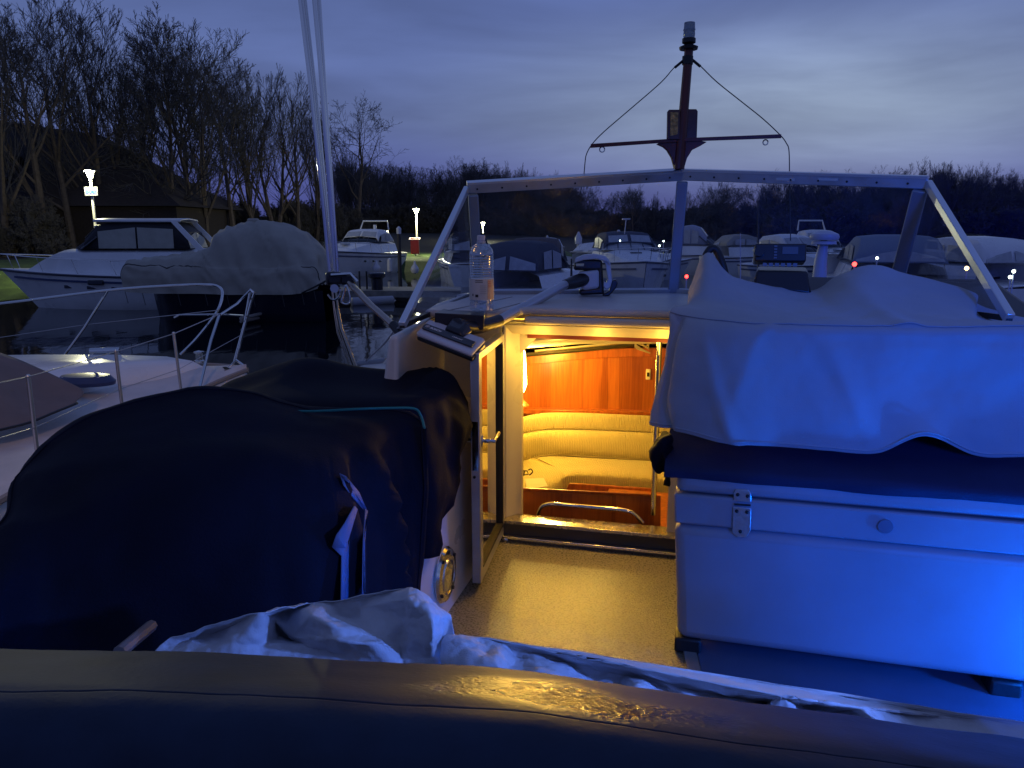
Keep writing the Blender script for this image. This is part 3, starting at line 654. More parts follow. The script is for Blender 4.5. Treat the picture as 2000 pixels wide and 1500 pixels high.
p = P(1223, 428, 33); r = thing('tee_aerial', 'thin T shaped aerial above the tall hardtop cruiser', 'aerial', (p.x, 33, 2.6))
m = MB(); m.tube([(p.x-.05,33,2.55),(p.x,33,p.z)], .02, 6); m.build('rod', greyp, r); m = MB(); m.tube([(p.x-.17,33,p.z),(p.x+.17,33,p.z)], .035, 6); m.build('crossbar', greyp, r)
for px, y0, y1, Y, rr_, lb in ((1481,395,520,14,.02,'thick dark whip aerial left of the helm radio'),(1446,455,515,16,.012,'thin pale rod aerial left of the helm radio'),(1116,505,585,12,.03,'short dark pole left of the vacuum cleaner body')):
    a_, b_ = P(px, y0, Y), P(px, y1+30, Y); m = MB(); m.tube([b_, b_.lerp(a_,.5), a_], [rr_,rr_*.8,rr_*.4], 6); tag(m.build('whip_aerial', greyp if 'pale' in lb else black), lb, 'aerial', 'aerials among the far boats')

# ================================================================ NEIGHBOUR YACHT (left foreground)
r = thing('sailing_yacht', 'white deck and steel bow rails of the yacht berthed close on our left', 'yacht', (-3.5, 5.5, 0))
ZD = 1.25
sb = [PZ(482,727,ZD+.12), PZ(430,748,ZD+.07), PZ(355,783,ZD), PZ(240,838,ZD), PZ(75,942,ZD), Vector((-2.75,2.6,ZD)), Vector((-2.9,0,ZD))]
pt = [PZ(482,727,ZD+.12), PZ(440,718,ZD+.07), PZ(300,712,ZD), PZ(110,706,ZD), Vector((-6.0,7.3,ZD)), Vector((-6.3,4.5,ZD)), Vector((-6.3,0,ZD))]
sb = spline(sb, 6); pt = spline(pt, 6)
deckw = mat('yacht_deck', (.62,.58,.55), .5, var=.14, vscale=5, bump=.1, bscale=90, rvar=.15)
m = MB(); m.grid([[a.lerp(b_, f)+Vector((0,0,.08*math.sin(f*math.pi))) for f in (0,.15,.3,.5,.7,.85,1)] for a, b_ in zip(sb, pt)]); m.build('deck', deckw, r)
m = MB(); 
def side(line, sgn): return [[v, v+Vector((sgn*.02,0,-.1)), Vector((v.x-sgn*.08, v.y-.25*(1 if v.y > 5 else 0), .6)), Vector((v.x-sgn*.25, v.y-.7*(1 if v.y > 5 else 0), -.1))] for v in line]
m.grid(side(sb, 1)); m.grid(side(pt, -1)); m.build('hull', white, r)
m = MB(); m.tube([v+Vector((0,0,.02)) for v in sb], .022, 6); m.tube([v+Vector((0,0,.02)) for v in pt], .022, 6); m.build('toe_rail', mat('toe_rail', (.3,.25,.2), .5), r)
# coachroof / foredeck rise
cr_o = [PZ(408,722,1.33), PZ(330,735,1.33), PZ(204,756,1.33), PZ(120,775,1.33), PZ(-150,850,1.33), PZ(-150,712,1.4), PZ(60,708,1.4), PZ(230,708,1.4), PZ(350,712,1.36)]
m = MB(); n = len(cr_o); ce = sum(cr_o, Vector())/n
inner = [ce.lerp(v, .86)+Vector((0,0,.10)) for v in cr_o]; base = [ce.lerp(v, 1.02)-Vector((0,0,.10)) for v in cr_o]
m.add(base+cr_o+inner+[ce+Vector((0,0,.13))], [(i, (i+1)%n, n+(i+1)%n, n+i) for i in range(n)]+[(n+i, n+(i+1)%n, 2*n+(i+1)%n, 2*n+i) for i in range(n)]+[(2*n+i, 2*n+(i+1)%n, 3*n) for i in range(n)]); m.build('coachroof', white, r, angle=60)
m = MB()
RW = .0125
for (t0, b0_) in (((55,735),(78,925)), ((226,686),(243,830)), ((339,651),(356,780))):
    bb = PZ(b0_[0], b0_[1], ZD); tt = PP(t0[0], t0[1], bb, Vector((0,1,0))); mm_ = MB(); mm_.tube([bb, tt], [.013,.0125], 10); mm_.ball(tt, .014, n=6); mm_.build('stanchion', mat('brushed_steel', (.7,.66,.6), .34, 1), r)
    mm_ = MB(); mm_.tube([bb, bb+(tt-bb)*.12], .022, 10); mm_.build('stanchion_socket', steel, r)
sy = [PZ(78,925,ZD).y, PZ(243,830,ZD).y, PZ(356,780,ZD).y]
w0 = P(55,736,sy[0]); w1 = P(226,687,sy[1]); w2 = P(339,652,sy[2]); w3 = P(428,614,7.3); w4 = P(492,588,7.9)
m.tube([P(-250,800,2.6), w0], .0035, 5); m.tube([w0, w1], .0035, 5); m.tube([w1, w2], .0035, 5); m.tube([w2, w3], .0045, 5)
l0, l1, l2, l3 = P(68,835,sy[0]), P(234,760,sy[1]), P(348,722,sy[2]), P(470,655,7.6)
for a_, b_ in ((P(-250,930,2.6), l0), (l0, l1), (l1, l2), (l2, l3)): m.tube([a_, b_], .003, 5)
m.tube([P(-100,674,8.6), P(170,634,9), P(425,606,8.2)], .005, 5)
m.build('lifeline', mat('wire', (.5,.48,.46), .35, .8), r)
m = MB()
m.tube(spline([P(-200,612,8.2), P(0,593,8.4), P(210,567,8.7), P(330,558,8.8), P(405,556,8.6), P(430,562,8.5), P(434,580,8.4), P(422,612,8.3), P(385,660,8.2), P(352,693,8.1)], 6), .015, 8)
m.tube([P(210,568,8.7), P(165,640,8.7), P(120,702,8.7)], .014, 8); m.build('pushpit_rail', steel, r)
m = MB(); tp = P(489,566,7.95)
m.tube([P(430,615,7.3), P(462,594,7.6), tp], .013, 8); m.tube([tp, P(478,630,7.9), P(455,716,7.85)], .013, 8)
m.tube([P(497,572,7.8), P(490,592,7.8), P(462,700,7.75)], .013, 8); m.tube([P(428,616,7.3), P(412,665,7.1), P(388,765,6.7)], .014, 8)
m.tube([P(428,614,7.3), P(350,615,8.2), P(340,620,8.2)], .010, 8); m.tube([P(430,614,7.3), P(474,616,7.85)], .010, 8); m.tube([tp, P(497,572,7.8)], .013, 8)
m.build('bow_pulpit', steel, r)
m = MB(); c = PZ(460,722,1.38); m.box(c, (.22,.14,.05), .5); m.tube([c+Vector((-.08,0,0)), c+Vector((.0,.03,.09)), c+Vector((.1,.05,0))], .014, 8); m.build('bow_fitting', steel, r)
# deck hatch with round vents, windlass, lantern
hz = PZ(168,744,1.44); m = MB(); m.lathe([(.24,-.03),(.25,0),(.20,.05),(0,.06)], hz, 24, Matrix.Diagonal(Vector((1,.6,1)))); dh = m.build('deck_hatch', mat('hatch_blue', (.03,.045,.12), .3), r)
m = MB()
for k in range(5): m.lathe([(.022,-.005),(.022,.006)], hz+Vector((-.14+k*.07, -.09+abs(k-2)*.012, .042)), 12)
m.build('vent_hole', greyp, dh)
c = PZ(205,703,1.42); m = MB(); m.box(c+Vector((0,0,.03)), (.22,.12,.06), .3); m.tube([c+Vector((-.14,0,.09)), c+Vector((.14,.03,.09))], .035, 10); m.tube([c+Vector((.02,-.1,.05)), c+Vector((.3,-.05,.03))], .02, 8); m.build('windlass', steel, r, bevel=.01)
c = PZ(390,708,1.36); m = MB(); m.lathe([(.045,0),(.045,.02),(.035,.03)], c, 16); m.lathe([(.05,.10),(.055,.115),(.0,.13)], c, 16); rl = thing('deck_lantern', 'small metal deck lantern by the bow of the yacht on our left', 'lantern', c); m.build('cap_and_base', steel, rl)
m = MB(); m.lathe([(.036,.03),(.036,.10)], c, 16); m.build('lens', glass('lantern_glass', (.8,.8,.7), .25), rl)
# brown spray cover on the yacht
bc = mat('brown_spray_cover', (.16,.125,.115), .75, bump=.12, bscale=120, var=.12, vscale=5)
g = patch([[P(-200,610,5.2), P(-60,672,6.0), P(0,690,6.1), P(80,722,6.0), P(160,762,5.8)],
           [P(-260,690,4.4), P(-80,740,5.2), P(0,755,5.4), P(80,772,5.6), P(163,772,5.72)],
           [P(-300,790,3.8), P(-100,818,4.7), P(0,822,4.95), P(72,812,5.2), P(150,783,5.6)],
           [P(-330,900,3.4), P(-120,862,4.5), P(0,842,4.85), P(75,820,5.15), P(150,788,5.58)]], 8, 6)
g = wrinkle(g, lambda p,i,j: .012*ridge(p, 3, 2)); m = MB(); m.grid(g); tag(m.build('spray_cover', bc, solid=.006, angle=180), 'brown canvas cover on the yacht at the left edge of the photo', 'boat cover')
m = MB(); m.tube(spline(g[-1], 1), .009, 6); tag(m.build('bungee_cord', black, angle=180), 'dark elastic cord along the lower edge of the brown canvas cover', 'cord')

# ================================================================ OUR OWN BOAT
DZ = 1.255; RZ = 2.36
own = thing('cabin_cruiser', 'cabin cruiser we stand on, open saloon door lit golden, framed windscreen with mast', 'boat', W(.9, 1, 0))
floor_m = mat('nonslip_floor', (.22,.20,.15), .30, var=.55, vscale=110, bump=.22, bscale=200, spec=.6, rvar=.12)
m = MB(); m.hexa([W(-.02,-3.4,DZ-.1),W(2.9,-3.4,DZ-.1),W(2.9,.02,DZ-.1),W(-.02,.02,DZ-.1)], [W(-.02,-3.4,DZ),W(2.9,-3.4,DZ),W(2.9,.02,DZ),W(-.02,.02,DZ)]); m.build('cockpit_floor', floor_m, own)
# narrow trim strip on the floor beside the chest
a_, b_ = PZ(1328,1245,DZ+.004), PZ(1352,1350,DZ+.004); a2, b2 = PZ(1352,1245,DZ+.004), PZ(1378,1350,DZ+.004)
m = MB(); m.prism([a_, b_, b2, a2], (0,0,.006)); m.build('floor_trim', mat('trim_grey', (.25,.22,.18), .4), own)
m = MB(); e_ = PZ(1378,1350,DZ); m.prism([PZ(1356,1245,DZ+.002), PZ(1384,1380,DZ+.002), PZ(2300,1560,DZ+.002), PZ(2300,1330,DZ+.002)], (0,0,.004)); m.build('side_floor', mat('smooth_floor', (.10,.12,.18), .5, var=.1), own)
# hull and side decks
secs = []
for t_, hw, zg in ((-3.4,1.5,1.2),(-2,1.62,1.25),(-1.3,1.65,1.45),(-.6,1.68,1.95),(1,1.66,1.98),(2.5,1.45,1.92),(4,1.0,1.85),(5.2,.4,1.82),(5.8,.03,1.80)):
    secs.append([W(.9-hw+dx*(1 if hw > .3 else .1), t_, z) for dx, z in ((.12,zg+.02),(0,zg),(-.03,zg-.06),(.0,zg-.5),(.12,.8),(.3,0),(.6,-.4))] + [W(.9+hw-dx*(1 if hw > .3 else .1), t_, z) for dx, z in ((.6,-.4),(.3,0),(.12,.8),(.0,zg-.5),(-.03,zg-.06),(0,zg),(.12,zg+.02))])
m = MB(); m.grid(secs); m.build('hull', gel, own)
m = MB(); rows = []
for t_, si, so, zi, zo in ((-.8,-.40,-.70,2.0,1.97),(-.45,-.36,-.74,2.06,2.03),(0,-.36,-.74,2.08,2.03),(1,-.34,-.73,2.03,1.98),(2.5,-.2,-.52,1.95,1.93)):
    rows.append([W(si, t_, zi), W((si+so)/2, t_, (zi+zo)/2+.02), W(so, t_, zo+.02)])
m.grid(rows); m.build('side_deck', gel, own, solid=.05)
# foredeck
m = MB(); m.grid([[W(.9+f*hw, t_, z+.12*(1-f*f)) for f in (-1,-.5,0,.5,1)] for t_, hw, z in ((1.5,1.58,1.93),(2.5,1.38,1.88),(4,.95,1.82),(5.2,.38,1.80),(5.75,.03,1.78))]); m.build('foredeck', gel, own, solid=.04)
# cabin roof
m = MB()
pl = [W(-.30,-.22,0), W(-.06,-.19,0), W(.12,0.0,0), W(2.0,0,0)] + [Vector((v.x,v.y,0))+BY*.03 for v in (Vector((1.84,3.67,0))+BX*.06, PZ(1315,572,RZ), Vector((P(925,578,4.18).x,4.18,0))-BX*.06)] + [W(-.36,.1,0)]
m.prism([v+Vector((0,0,RZ-.035)) for v in pl], (0,0,.035)); m.build('cabin_roof', mat('roof_gelcoat', (.50,.49,.47), .45, var=.12, vscale=5, bump=.06, bscale=80), own, bevel=.014, seg=3)
m = MB(); m.bbox(.10, 2.0, -.03, .05, RZ-.075, RZ-.04); m.build('roof_trim', cream, own, bevel=.012, seg=3)
m = MB(); m.tube([PZ(868,608,RZ+.001), PZ(1000,580,RZ+.001)], .0018, 6); m.tube([PZ(960,607,RZ+.001), PZ(1075,577,RZ+.001)], .0018, 6); m.build('roof_seam', mat('seam', (.2,.2,.2), .6), own)
# aft bulkhead round the door
def quadT(pts, t_, th, name, mt, **k):
    m = MB(); m.prism([PT(x, y, t_) for x, y in pts], BY*th); return m.build(name, mt, own, **k)
zl = PT(1022, 640, 0).z
def zy(py, t_=0): return PT(1100, py, t_).z
LP0, LP1 = -.005, .078
m = MB(); m.prism([W(LP0,-.004,1.32), W(LP0+.012,-.004,1.32), W(LP1-.01,.075,1.32), W(LP1-.01,.11,1.32), W(LP0,.11,1.32)], (0,0,RZ-.08-1.32)); m.build('door_post', cream, own, bevel=.006)
HT = zy(657)
m = MB(); m.hexa([W(LP0,.03,HT),W(1.3,.03,HT),W(1.3,.07,HT),W(LP0,.07,HT)], [W(LP0,-.012,RZ-.078),W(1.3,-.012,RZ-.078),W(1.3,.07,RZ-.078),W(LP0,.07,RZ-.078)]); m.build('door_header', cream, own, bevel=.004)
m = MB(); m.bbox(LP1+.02, 1.3, .052, .08, HT-.02, HT+.03); m.build('door_head_rail', mat('mahogany_dark', (.14,.03,.015), .35), own)
m = MB(); m.prism([W(LP1-.02,.064,HT+.01), W(LP1+.09,.064,HT+.01), W(LP1-.02,.064,HT-.10)], BY*.03); m.build('door_corner', cream, own)
m = MB(); m.bbox(.80, 2.3, 0, .05, 1.2, HT); m.build('helm_bulkhead', cream, own)
# port side of the bulkhead, left of the door, with a sloped shoulder
m = MB(); m.prism([W(-.02,.01,DZ), W(-.02,.01,RZ-.04), W(-.30,.01,RZ-.05), W(-.48,.01,2.22), W(-.62,.01,2.06), W(-.74,.01,1.98), W(-.70,.01,DZ)], BY*.05); m.build('port_bulkhead', gel, own, bevel=.012)
# cockpit side moulding
rows = []
for t_ in (0, -.25, -.5, -.8, -1.2, -1.8, -2.6, -3.3):
    zt_ = 1.92 if t_ > -.6 else (1.72 if t_ > -1 else 1.48)
    rows.append([W(s_, t_, z) for s_, z in ((-.015,DZ-.02),(-.03,DZ+.06),(-.035,min(1.5,zt_-.2)),(-.04,zt_-.10),(-.06,zt_-.03),(-.10,zt_),(-.3,zt_+.02),(-.7,zt_+.02))])
m = MB(); m.grid(patch(rows, 3, 2)); m.build('side_moulding', gel, own, angle=180)
# wing coaming that carries the port windscreen wing
m = MB(); wa, wb = P(783,640,3.0), W(-.28, .6, RZ)
m.hexa([W(-.30,-.62,1.5), W(-.34,.72,1.5), W(-.42,.72,1.5), W(-.44,-.62,1.5)], [W(-.27,-.60,wa.z-.03), W(-.30,.70,RZ), W(-.36,.70,RZ), W(-.31,-.60,wa.z-.03)]); m.build('port_coaming', gel, own, bevel=.015, seg=3)
# sill
m = MB(); m.bbox(.0, .84, -.045, .06, 1.335, 1.352); m.build('door_sill', mat('worn_brass_sill', (.55,.50,.38), .24, .9, rvar=.08, vscale=20), own, bevel=.003)
m = MB(); m.bbox(.0, .84, -.04, .02, 1.285, 1.335); m.build('sill_track', mat('track_dark', (.035,.032,.03), .35), own)
m = MB(); m.bbox(.0, .84, -.075, .02, 1.27, 1.284); m.build('sill_edge', steel, own, bevel=.003)
m = MB(); m.bbox(-.01, .86, -.055, .02, DZ, 1.27); m.build('sill_riser', mat('riser_grey', (.12,.11,.10), .5), own)
# side trim of the doorway, right
for s_, w_, nm, mt in ((.72,.018,'grab_pole',steel), (.80,.03,'door_jamb',cream)):
    m = MB()
    if nm == 'grab_pole':
        q = PT(1283, 800, .18); dd = q - B0; s_ = dd.dot(BX); m.tube([W(s_,.18,1.36), W(s_,.18,HT+.02)], .013, 12)
    else: m.bbox(.765, .80, 0, .05, 1.35, HT)
    m.build(nm, mt, own)
# ---- door leaf
hin = W(-.012, -.015, 0); oo = PZ(931, 1150, 1.262); oo.z = 0
dl = (oo-hin); DLn = dl.length; dx = dl.normalized(); dn = Vector((dx.y, -dx.x, 0)); 
if dn.dot(BX) < 0: dn = -dn
def D(u, z, off=0): return hin + dx*u + dn*off + Vector((0,0,z))
door = MB(); z0, z1 = 1.285, PP(928, 690, oo, dx).z
fw = .05; th = .036
def dbox(mb, u0, u1, za, zb, o0=-th/2, o1=th/2):
    mb.hexa([D(u0,za,o0),D(u1,za,o0),D(u1,za,o1),D(u0,za,o1)], [D(u0,zb,o0),D(u1,zb,o0),D(u1,zb,o1),D(u0,zb,o1)])
dbox(door, DLn-fw, DLn, z0, z1); dbox(door, 0, fw, z0, z1); dbox(door, fw, DLn-fw, z1-.03, z1); dbox(door, fw, DLn-fw, z0, z0+.05)
door.build('door_leaf', alu, own, bevel=.003); dleaf = bpy.data.objects['door_leaf']
g_ = MB(); dbox(g_, fw, DLn-fw, z0+.05, z1-.03, -.003, .003); g_.build('door_glass', glass('door_glass', (.30,.28,.25), .55, .01, grz=.95), dleaf)
g_ = MB(); dbox(g_, fw*.9, fw*1.15, z0+.04, z1-.04, -.02, .02); dbox(g_, fw, DLn-fw, z0+.05, z0+.062, -.02, .02); g_.build('door_seal', black, dleaf)
g_ = MB(); hzz = PP(935, 872, oo, dx).z
dbox(g_, DLn-.001, DLn+.002, hzz-.10, hzz+.10, -.012, .012); g_.build('lock_plate', steel, dleaf)
g_ = MB()
for sg in (1, -1):
    g_.tube([D(DLn-.05,hzz+.01,sg*.018), D(DLn-.05,hzz+.01,sg*.05)], .009, 10); g_.tube([D(DLn-.05,hzz+.01,sg*.05), D(DLn-.05,hzz+.01,sg*.065), D(DLn-.16,hzz+.015,sg*.065)], .008, 8); 
    g_.lathe([(.024,0),(.024,.006)], D(DLn-.05,hzz+.01,sg*.018), 16, Vector((dn*sg)).to_track_quat('Z','Y').to_matrix())
g_.build('door_handle', steel, dleaf, bevel=.002)
g_ = MB(); g_.tube([D(DLn+.001, 1.74, -.004), D(DLn+.006, 1.74, -.004)], .006, 8); g_.build('screw', scr, dleaf)
g_ = MB(); g_.ball(D(.05,z0-.02,.03), .018, n=6); g_.build('hinge_knob', steel, dleaf)
# ---- chrome vent on the side moulding
vc = PS(866, 1122, -.033); vm_ = Matrix.Rotation(math.pi/2, 3, 'Y'); 
vrot = BX.to_track_quat('Z', 'Y').to_matrix()
m = MB(); m.lathe([(.105,0),(.108,.008),(.10,.018),(.075,.022),(.068,.014),(.0,.014)], vc, 36, vrot); vt = m.build('vent_ring', mat('chrome', (.8,.78,.74), .07, 1), own)
m = MB(); m.lathe([(.066,.015),(.060,.024),(.035,.030),(.0,.032)], vc, 30, vrot); m.build('vent_dome', mat('chrome2', (.75,.78,.85), .10, 1, bump=.5, bscale=25), vt)
m = MB()
for k in range(4):
    a = k*math.pi/2+.6; v = vc + vrot@Vector((.09*math.cos(a), .09*math.sin(a), .02)); m.lathe([(.007,0),(.007,.005)], v, 10, vrot)
m.build('screw', scr, vt)

# ---- windscreen frame and panes
BLm = P(925,578,4.18); BLm.z = RZ; CBm = PZ(1315,572,RZ); RBm = Vector((1.84,3.67,RZ))
TLm = P(912,368,4.00); TCm = P(1333,343,4.17); TRm = P(1812,358,3.50)
WLm = P(785,636,3.0); WRm = P(1972,622,2.62)
m = MB()
def bar(a, b_, w_, d_, nrm):
    a = Vector(a); b_ = Vector(b_); ax = (b_-a).normalized(); n_ = (Vector(nrm)-ax*Vector(nrm).dot(ax)).normalized(); s_ = ax.cross(n_)
    q = [(-1,-1),(1,-1),(1,1),(-1,1)]
    mb = MB(); mb.hexa([a+s_*x*w_/2+n_*y*d_/2 for x, y in q], [b_+s_*x*w_/2+n_*y*d_/2 for x, y in q]); return mb
def join(*ms):
    o = MB()
    for q in ms: o.add(q.v, q.f)
    return o
nL = (TCm-TLm).cross(BLm-TLm).normalized(); nR = (TRm-TCm).cross(CBm-TCm).normalized(); nWL = (TLm-WLm).cross(BLm-WLm).normalized(); nWR = (TRm-WRm).cross(RBm-WRm).normalized()
topb = join(bar(TLm, TCm, .048, .035, nL), bar(TCm, TRm, .048, .035, nR)); fr = topb.build('windscreen_frame', alu, own, bevel=.004)
m = join(bar(TLm+(TCm-TLm)*.0+Vector((0,0,.026)), TCm+Vector((0,0,.028)), .012, .05, nL), bar(TCm+Vector((0,0,.028)), TRm+Vector((0,0,.026)), .012, .05, nR)); m.build('top_lip', mat('bright_aluminium', (.72,.73,.76), .3, .8), fr)
for nm, a, b_, w_, n_ in (('corner_post', TLm+Vector((.03,0,-.03)), BLm+Vector((.03,0,0)), .05, nL), ('centre_post', TCm-Vector((0,0,.03)), CBm, .058, nL+nR), ('corner_post', TRm-Vector((.03,0,.03)), RBm-Vector((.03,0,0)), .06, nR)):
    bar(a, b_, w_, .04, n_).build(nm, mat('post_aluminium', (.30,.32,.38), .45, .7, rvar=.1), fr, bevel=.006)
for k, (a, b_, n_) in enumerate(((BLm, CBm, nL), (CBm, RBm, nR))): bar(a+Vector((0,0,.012)), b_+Vector((0,0,.012)), .024, .03, n_).build('base_rail', alu, fr)
bar(TLm, WLm, .030, .028, nWL).build('wing_frame', mat('bright_aluminium', (.6,.6,.6), .3, .8), fr, bevel=.004); bar(TRm, WRm, .036, .028, nWR).build('wing_frame', MATS['bright_aluminium'], fr, bevel=.004)
bar(WLm, BLm, .02, .02, nWL).build('wing_base_rail', black, fr); bar(WRm, RBm+Vector((0,-.1,0)), .02, .02, nWR).build('wing_base_rail', black, fr)
gw = glass('windscreen_glass', (.90,.92,.97), .018, .02, dirt=.014, grz=.5)
def paneq(q, nm='glass_pane'):
    mb = MB(); q = [Vector(v) for v in q]; n_ = (q[1]-q[0]).cross(q[-1]-q[0]).normalized(); mb.prism(q, n_*.005); mb.build(nm, gw, fr)
paneq([TLm, TCm, CBm, BLm]); paneq([TCm, TRm, RBm, CBm]); paneq([TLm, BLm, WLm]); paneq([TRm, RBm, WRm])
m = MB()
for a, b_, n_ in ((TLm, TCm, nL), (TCm, TRm, nR)):
    for k in range(9):
        p = a.lerp(b_, (k+.4)/9)+Vector((0,0,-.002)); q = p+(-n_ if n_.y > 0 else n_)*.018; m.ball(q, .0055, n=4)
m.build('frame_screw', scr, fr)
for px in (1518, 1600): 
    q = PP(px, 349, TCm, nR); bar(q-BX*.0, q+(TRm-TCm).normalized()*.09, .012, .04, nR).build('frame_sticker', mat('sticker', (.6,.55,.45), .5), fr)
# registration sticker pieces on the starboard wing
# ---- mast on the windscreen
mst_b = P(1330, 332, 4.14); mst_t = P(1345, 122, 4.08)
MY = Vector((0,1,0)); yv = mst_b
m = MB(); a_, b_ = P(1326,330,4.14), P(1346,92,4.14); m.tube([a_, a_.lerp(b_,.5), b_], [.034,.029,.026], 10, .8); mast = m.build('signal_mast', darkwood, own)
def MP(px, py, d=0): return P(px, py, 4.14+d)
pl = [(1283,281),(1304,272),(1352,272),(1381,277),(1368,285),(1352,293),(1342,309),(1336,330),(1318,330),(1312,308),(1303,293),(1296,287)]
m = MB(); m.prism([MP(x,y,-.012) for x,y in pl], MY*.03); m.build('mast_bracket', darkwood, mast, bevel=.003)
m = MB(); m.hexa([MP(1153,289,-.02),MP(1153,289,.02),MP(1326,277,.02),MP(1326,277,-.02)], [MP(1154,281,-.02),MP(1154,281,.02),MP(1326,270,.02),MP(1326,270,-.02)]); m.hexa([MP(1326,277,-.02),MP(1326,277,.02),MP(1526,270,.02),MP(1526,270,-.02)], [MP(1326,270,-.02),MP(1326,270,.02),MP(1526,262,.02),MP(1526,262,-.02)]); m.build('crosstree', darkwood, mast, bevel=.002)
brd = mat('varnished_board', (.10,.028,.02), .3, var=.5, vscale=22)
gold = mat('gleam_varnish', (.62,.36,.12), .35, bump=.6, bscale=60, var=.6, vscale=50)  # colour of the golden reflection painted on the lamp board
m = MB(); m.prism([MP(x,y,-.03) for x,y in ((1303,272),(1304,218),(1307,214),(1328,214),(1328,272))], MY*.02); m.prism([MP(x,y,.02) for x,y in ((1336,272),(1336,213),(1360,213),(1363,217),(1361,272))], MY*.02); m.build('lamp_board', brd, mast, bevel=.002)
m = MB(); m.prism([MP(x,y,-.0335) for x,y in ((1309,266),(1310,219),(1325,219),(1324,262))], MY*.002); m.build('painted_gleam', gold, mast)  # lit reflection laid on the board as a golden patch
m = MB(); a_ = MP(1345,92); m.lathe([(.045,-.012),(.048,0),(.02,.012),(.034,.02),(.034,.04),(.0,.045)], a_, 18); m.build('lamp_base', black, mast)
m = MB(); m.lathe([(.027,.04),(.030,.06),(.028,.075),(.031,.08),(.028,.09),(.027,.115),(0,.118)], a_, 18); m.build('masthead_lamp', mat('prismatic_lens', (.35,.42,.50), .12, bump=.5, bscale=70, trans=.4), mast)
m = MB()
for px, py in ((1176,292),(1495,278)):
    c = MP(px,py); m.tube([c+Vector((math.cos(a)*.013, 0, math.sin(a)*.013)) for a in [i*math.pi/5 for i in range(11)]], .0035, 5)
m.build('halyard_eye', steel, mast)
wirem = mat('dark_wire', (.05,.05,.055), .5)
m = MB()
m.tube(spline([MP(1334,119), MP(1316,133), MP(1290,162), MP(1230,214), MP(1180,257), MP(1157,281), MP(1146,300), MP(1143,315), MP(1140,345), MP(1133,380)], 4), .0028, 5)
m.tube(spline([MP(1352,117), MP(1368,129), MP(1400,160), MP(1450,200), MP(1490,232), MP(1524,264), MP(1536,280), MP(1541,295), MP(1542,345), MP(1543,410), MP(1544,470)], 4), .0028, 5)
m.build('halyard', wirem, mast)
m = MB(); m.tube([MP(1336,117), MP(1318,132)], .007, 6); m.tube([MP(1350,115), MP(1368,130)], .007, 6); m.lathe([(.028,-.02),(.028,.02)], MP(1343,118), 10); m.build('cable_clamp', black, mast)

# ---- saloon interior (seen through the door)
veneer = bpy.data.materials.new('mahogany_veneer'); veneer.use_nodes = True; t = veneer.node_tree; b = t.nodes['Principled BSDF']; b.inputs['Roughness'].default_value = .28
tcn = t.nodes.new('ShaderNodeTexCoord'); mpn = t.nodes.new('ShaderNodeMapping'); mpn.inputs['Rotation'].default_value = (0,0,al); mpn.inputs['Scale'].default_value = (11,.1,.25)
n1 = t.nodes.new('ShaderNodeTexVoronoi'); n1.inputs['Scale'].default_value = 1.3; n1.inputs['Randomness'].default_value = .8
mpn2 = t.nodes.new('ShaderNodeMapping'); mpn2.inputs['Rotation'].default_value = (0,0,al); mpn2.inputs['Scale'].default_value = (46,1,2.2); n2 = t.nodes.new('ShaderNodeTexNoise'); n2.inputs['Scale'].default_value = 2.2; n2.inputs['Detail'].default_value = 5
t.links.new(tcn.outputs['Object'], mpn.inputs[0]); t.links.new(mpn.outputs[0], n1.inputs[0]); t.links.new(tcn.outputs['Object'], mpn2.inputs[0]); t.links.new(mpn2.outputs[0], n2.inputs[0])
mix = t.nodes.new('ShaderNodeMix'); mix.data_type = 'FLOAT'; mix.inputs[0].default_value = .62; sx = t.nodes.new('ShaderNodeSeparateColor'); t.links.new(n1.outputs['Color'], sx.inputs[0]); t.links.new(sx.outputs[0], mix.inputs[2]); t.links.new(n2.outputs['Fac'], mix.inputs[3])
rp = t.nodes.new('ShaderNodeValToRGB'); rp.color_ramp.elements[0].position = .25; rp.color_ramp.elements[0].color = (.20,.045,.010,1); rp.color_ramp.elements[1].position = .8; rp.color_ramp.elements[1].color = (.44,.135,.028,1)
t.links.new(mix.outputs[0], rp.inputs[0]); t.links.new(rp.outputs[0], b.inputs['Base Color'])
wood = mat('mahogany', (.34,.09,.022), .28, var=.35, vscale=4, stretch=(10,10,1.5))
fabric = mat('ribbed_upholstery', (.46,.40,.22), .9, var=.06, vscale=10, sheen=.3)
t = fabric.node_tree; b = t.nodes['Principled BSDF']; tcn = t.nodes.new('ShaderNodeTexCoord'); mpn = t.nodes.new('ShaderNodeMapping'); mpn.inputs['Rotation'].default_value = (0,0,al)
wv = t.nodes.new('ShaderNodeTexWave'); wv.inputs['Scale'].default_value = 27; wv.inputs['Distortion'].default_value = 3; wv.inputs['Detail'].default_value = 3; bn = t.nodes.new('ShaderNodeBump'); bn.inputs['Strength'].default_value = .6; bn.inputs['Distance'].default_value = .006
t.links.new(tcn.outputs['Object'], mpn.inputs[0]); t.links.new(mpn.outputs[0], wv.inputs[0]); t.links.new(wv.outputs['Fac'], bn.inputs['Height']); t.links.new(bn.outputs[0], b.inputs['Normal'])
lining = mat('cream_lining', (.62,.55,.40), .6)
TW = 1.95     # distance of the far saloon wall
def zT(py, t_, px=1150): return PT(px, py, t_).z
zwin = zT(688, TW)
m = MB()
m.bbox(-.28, 1.9, .075, .62, RZ-.06, RZ-.04); m.hexa([W(-.5,.62,RZ-.07),W(2.2,.62,RZ-.07),W(2.2,2.3,1.98),W(-.5,2.3,1.98)], [W(-.5,.62,RZ-.04),W(2.2,.62,RZ-.04),W(2.2,2.3,2.01),W(-.5,2.3,2.01)]); m.build('saloon_ceiling', lining, own)
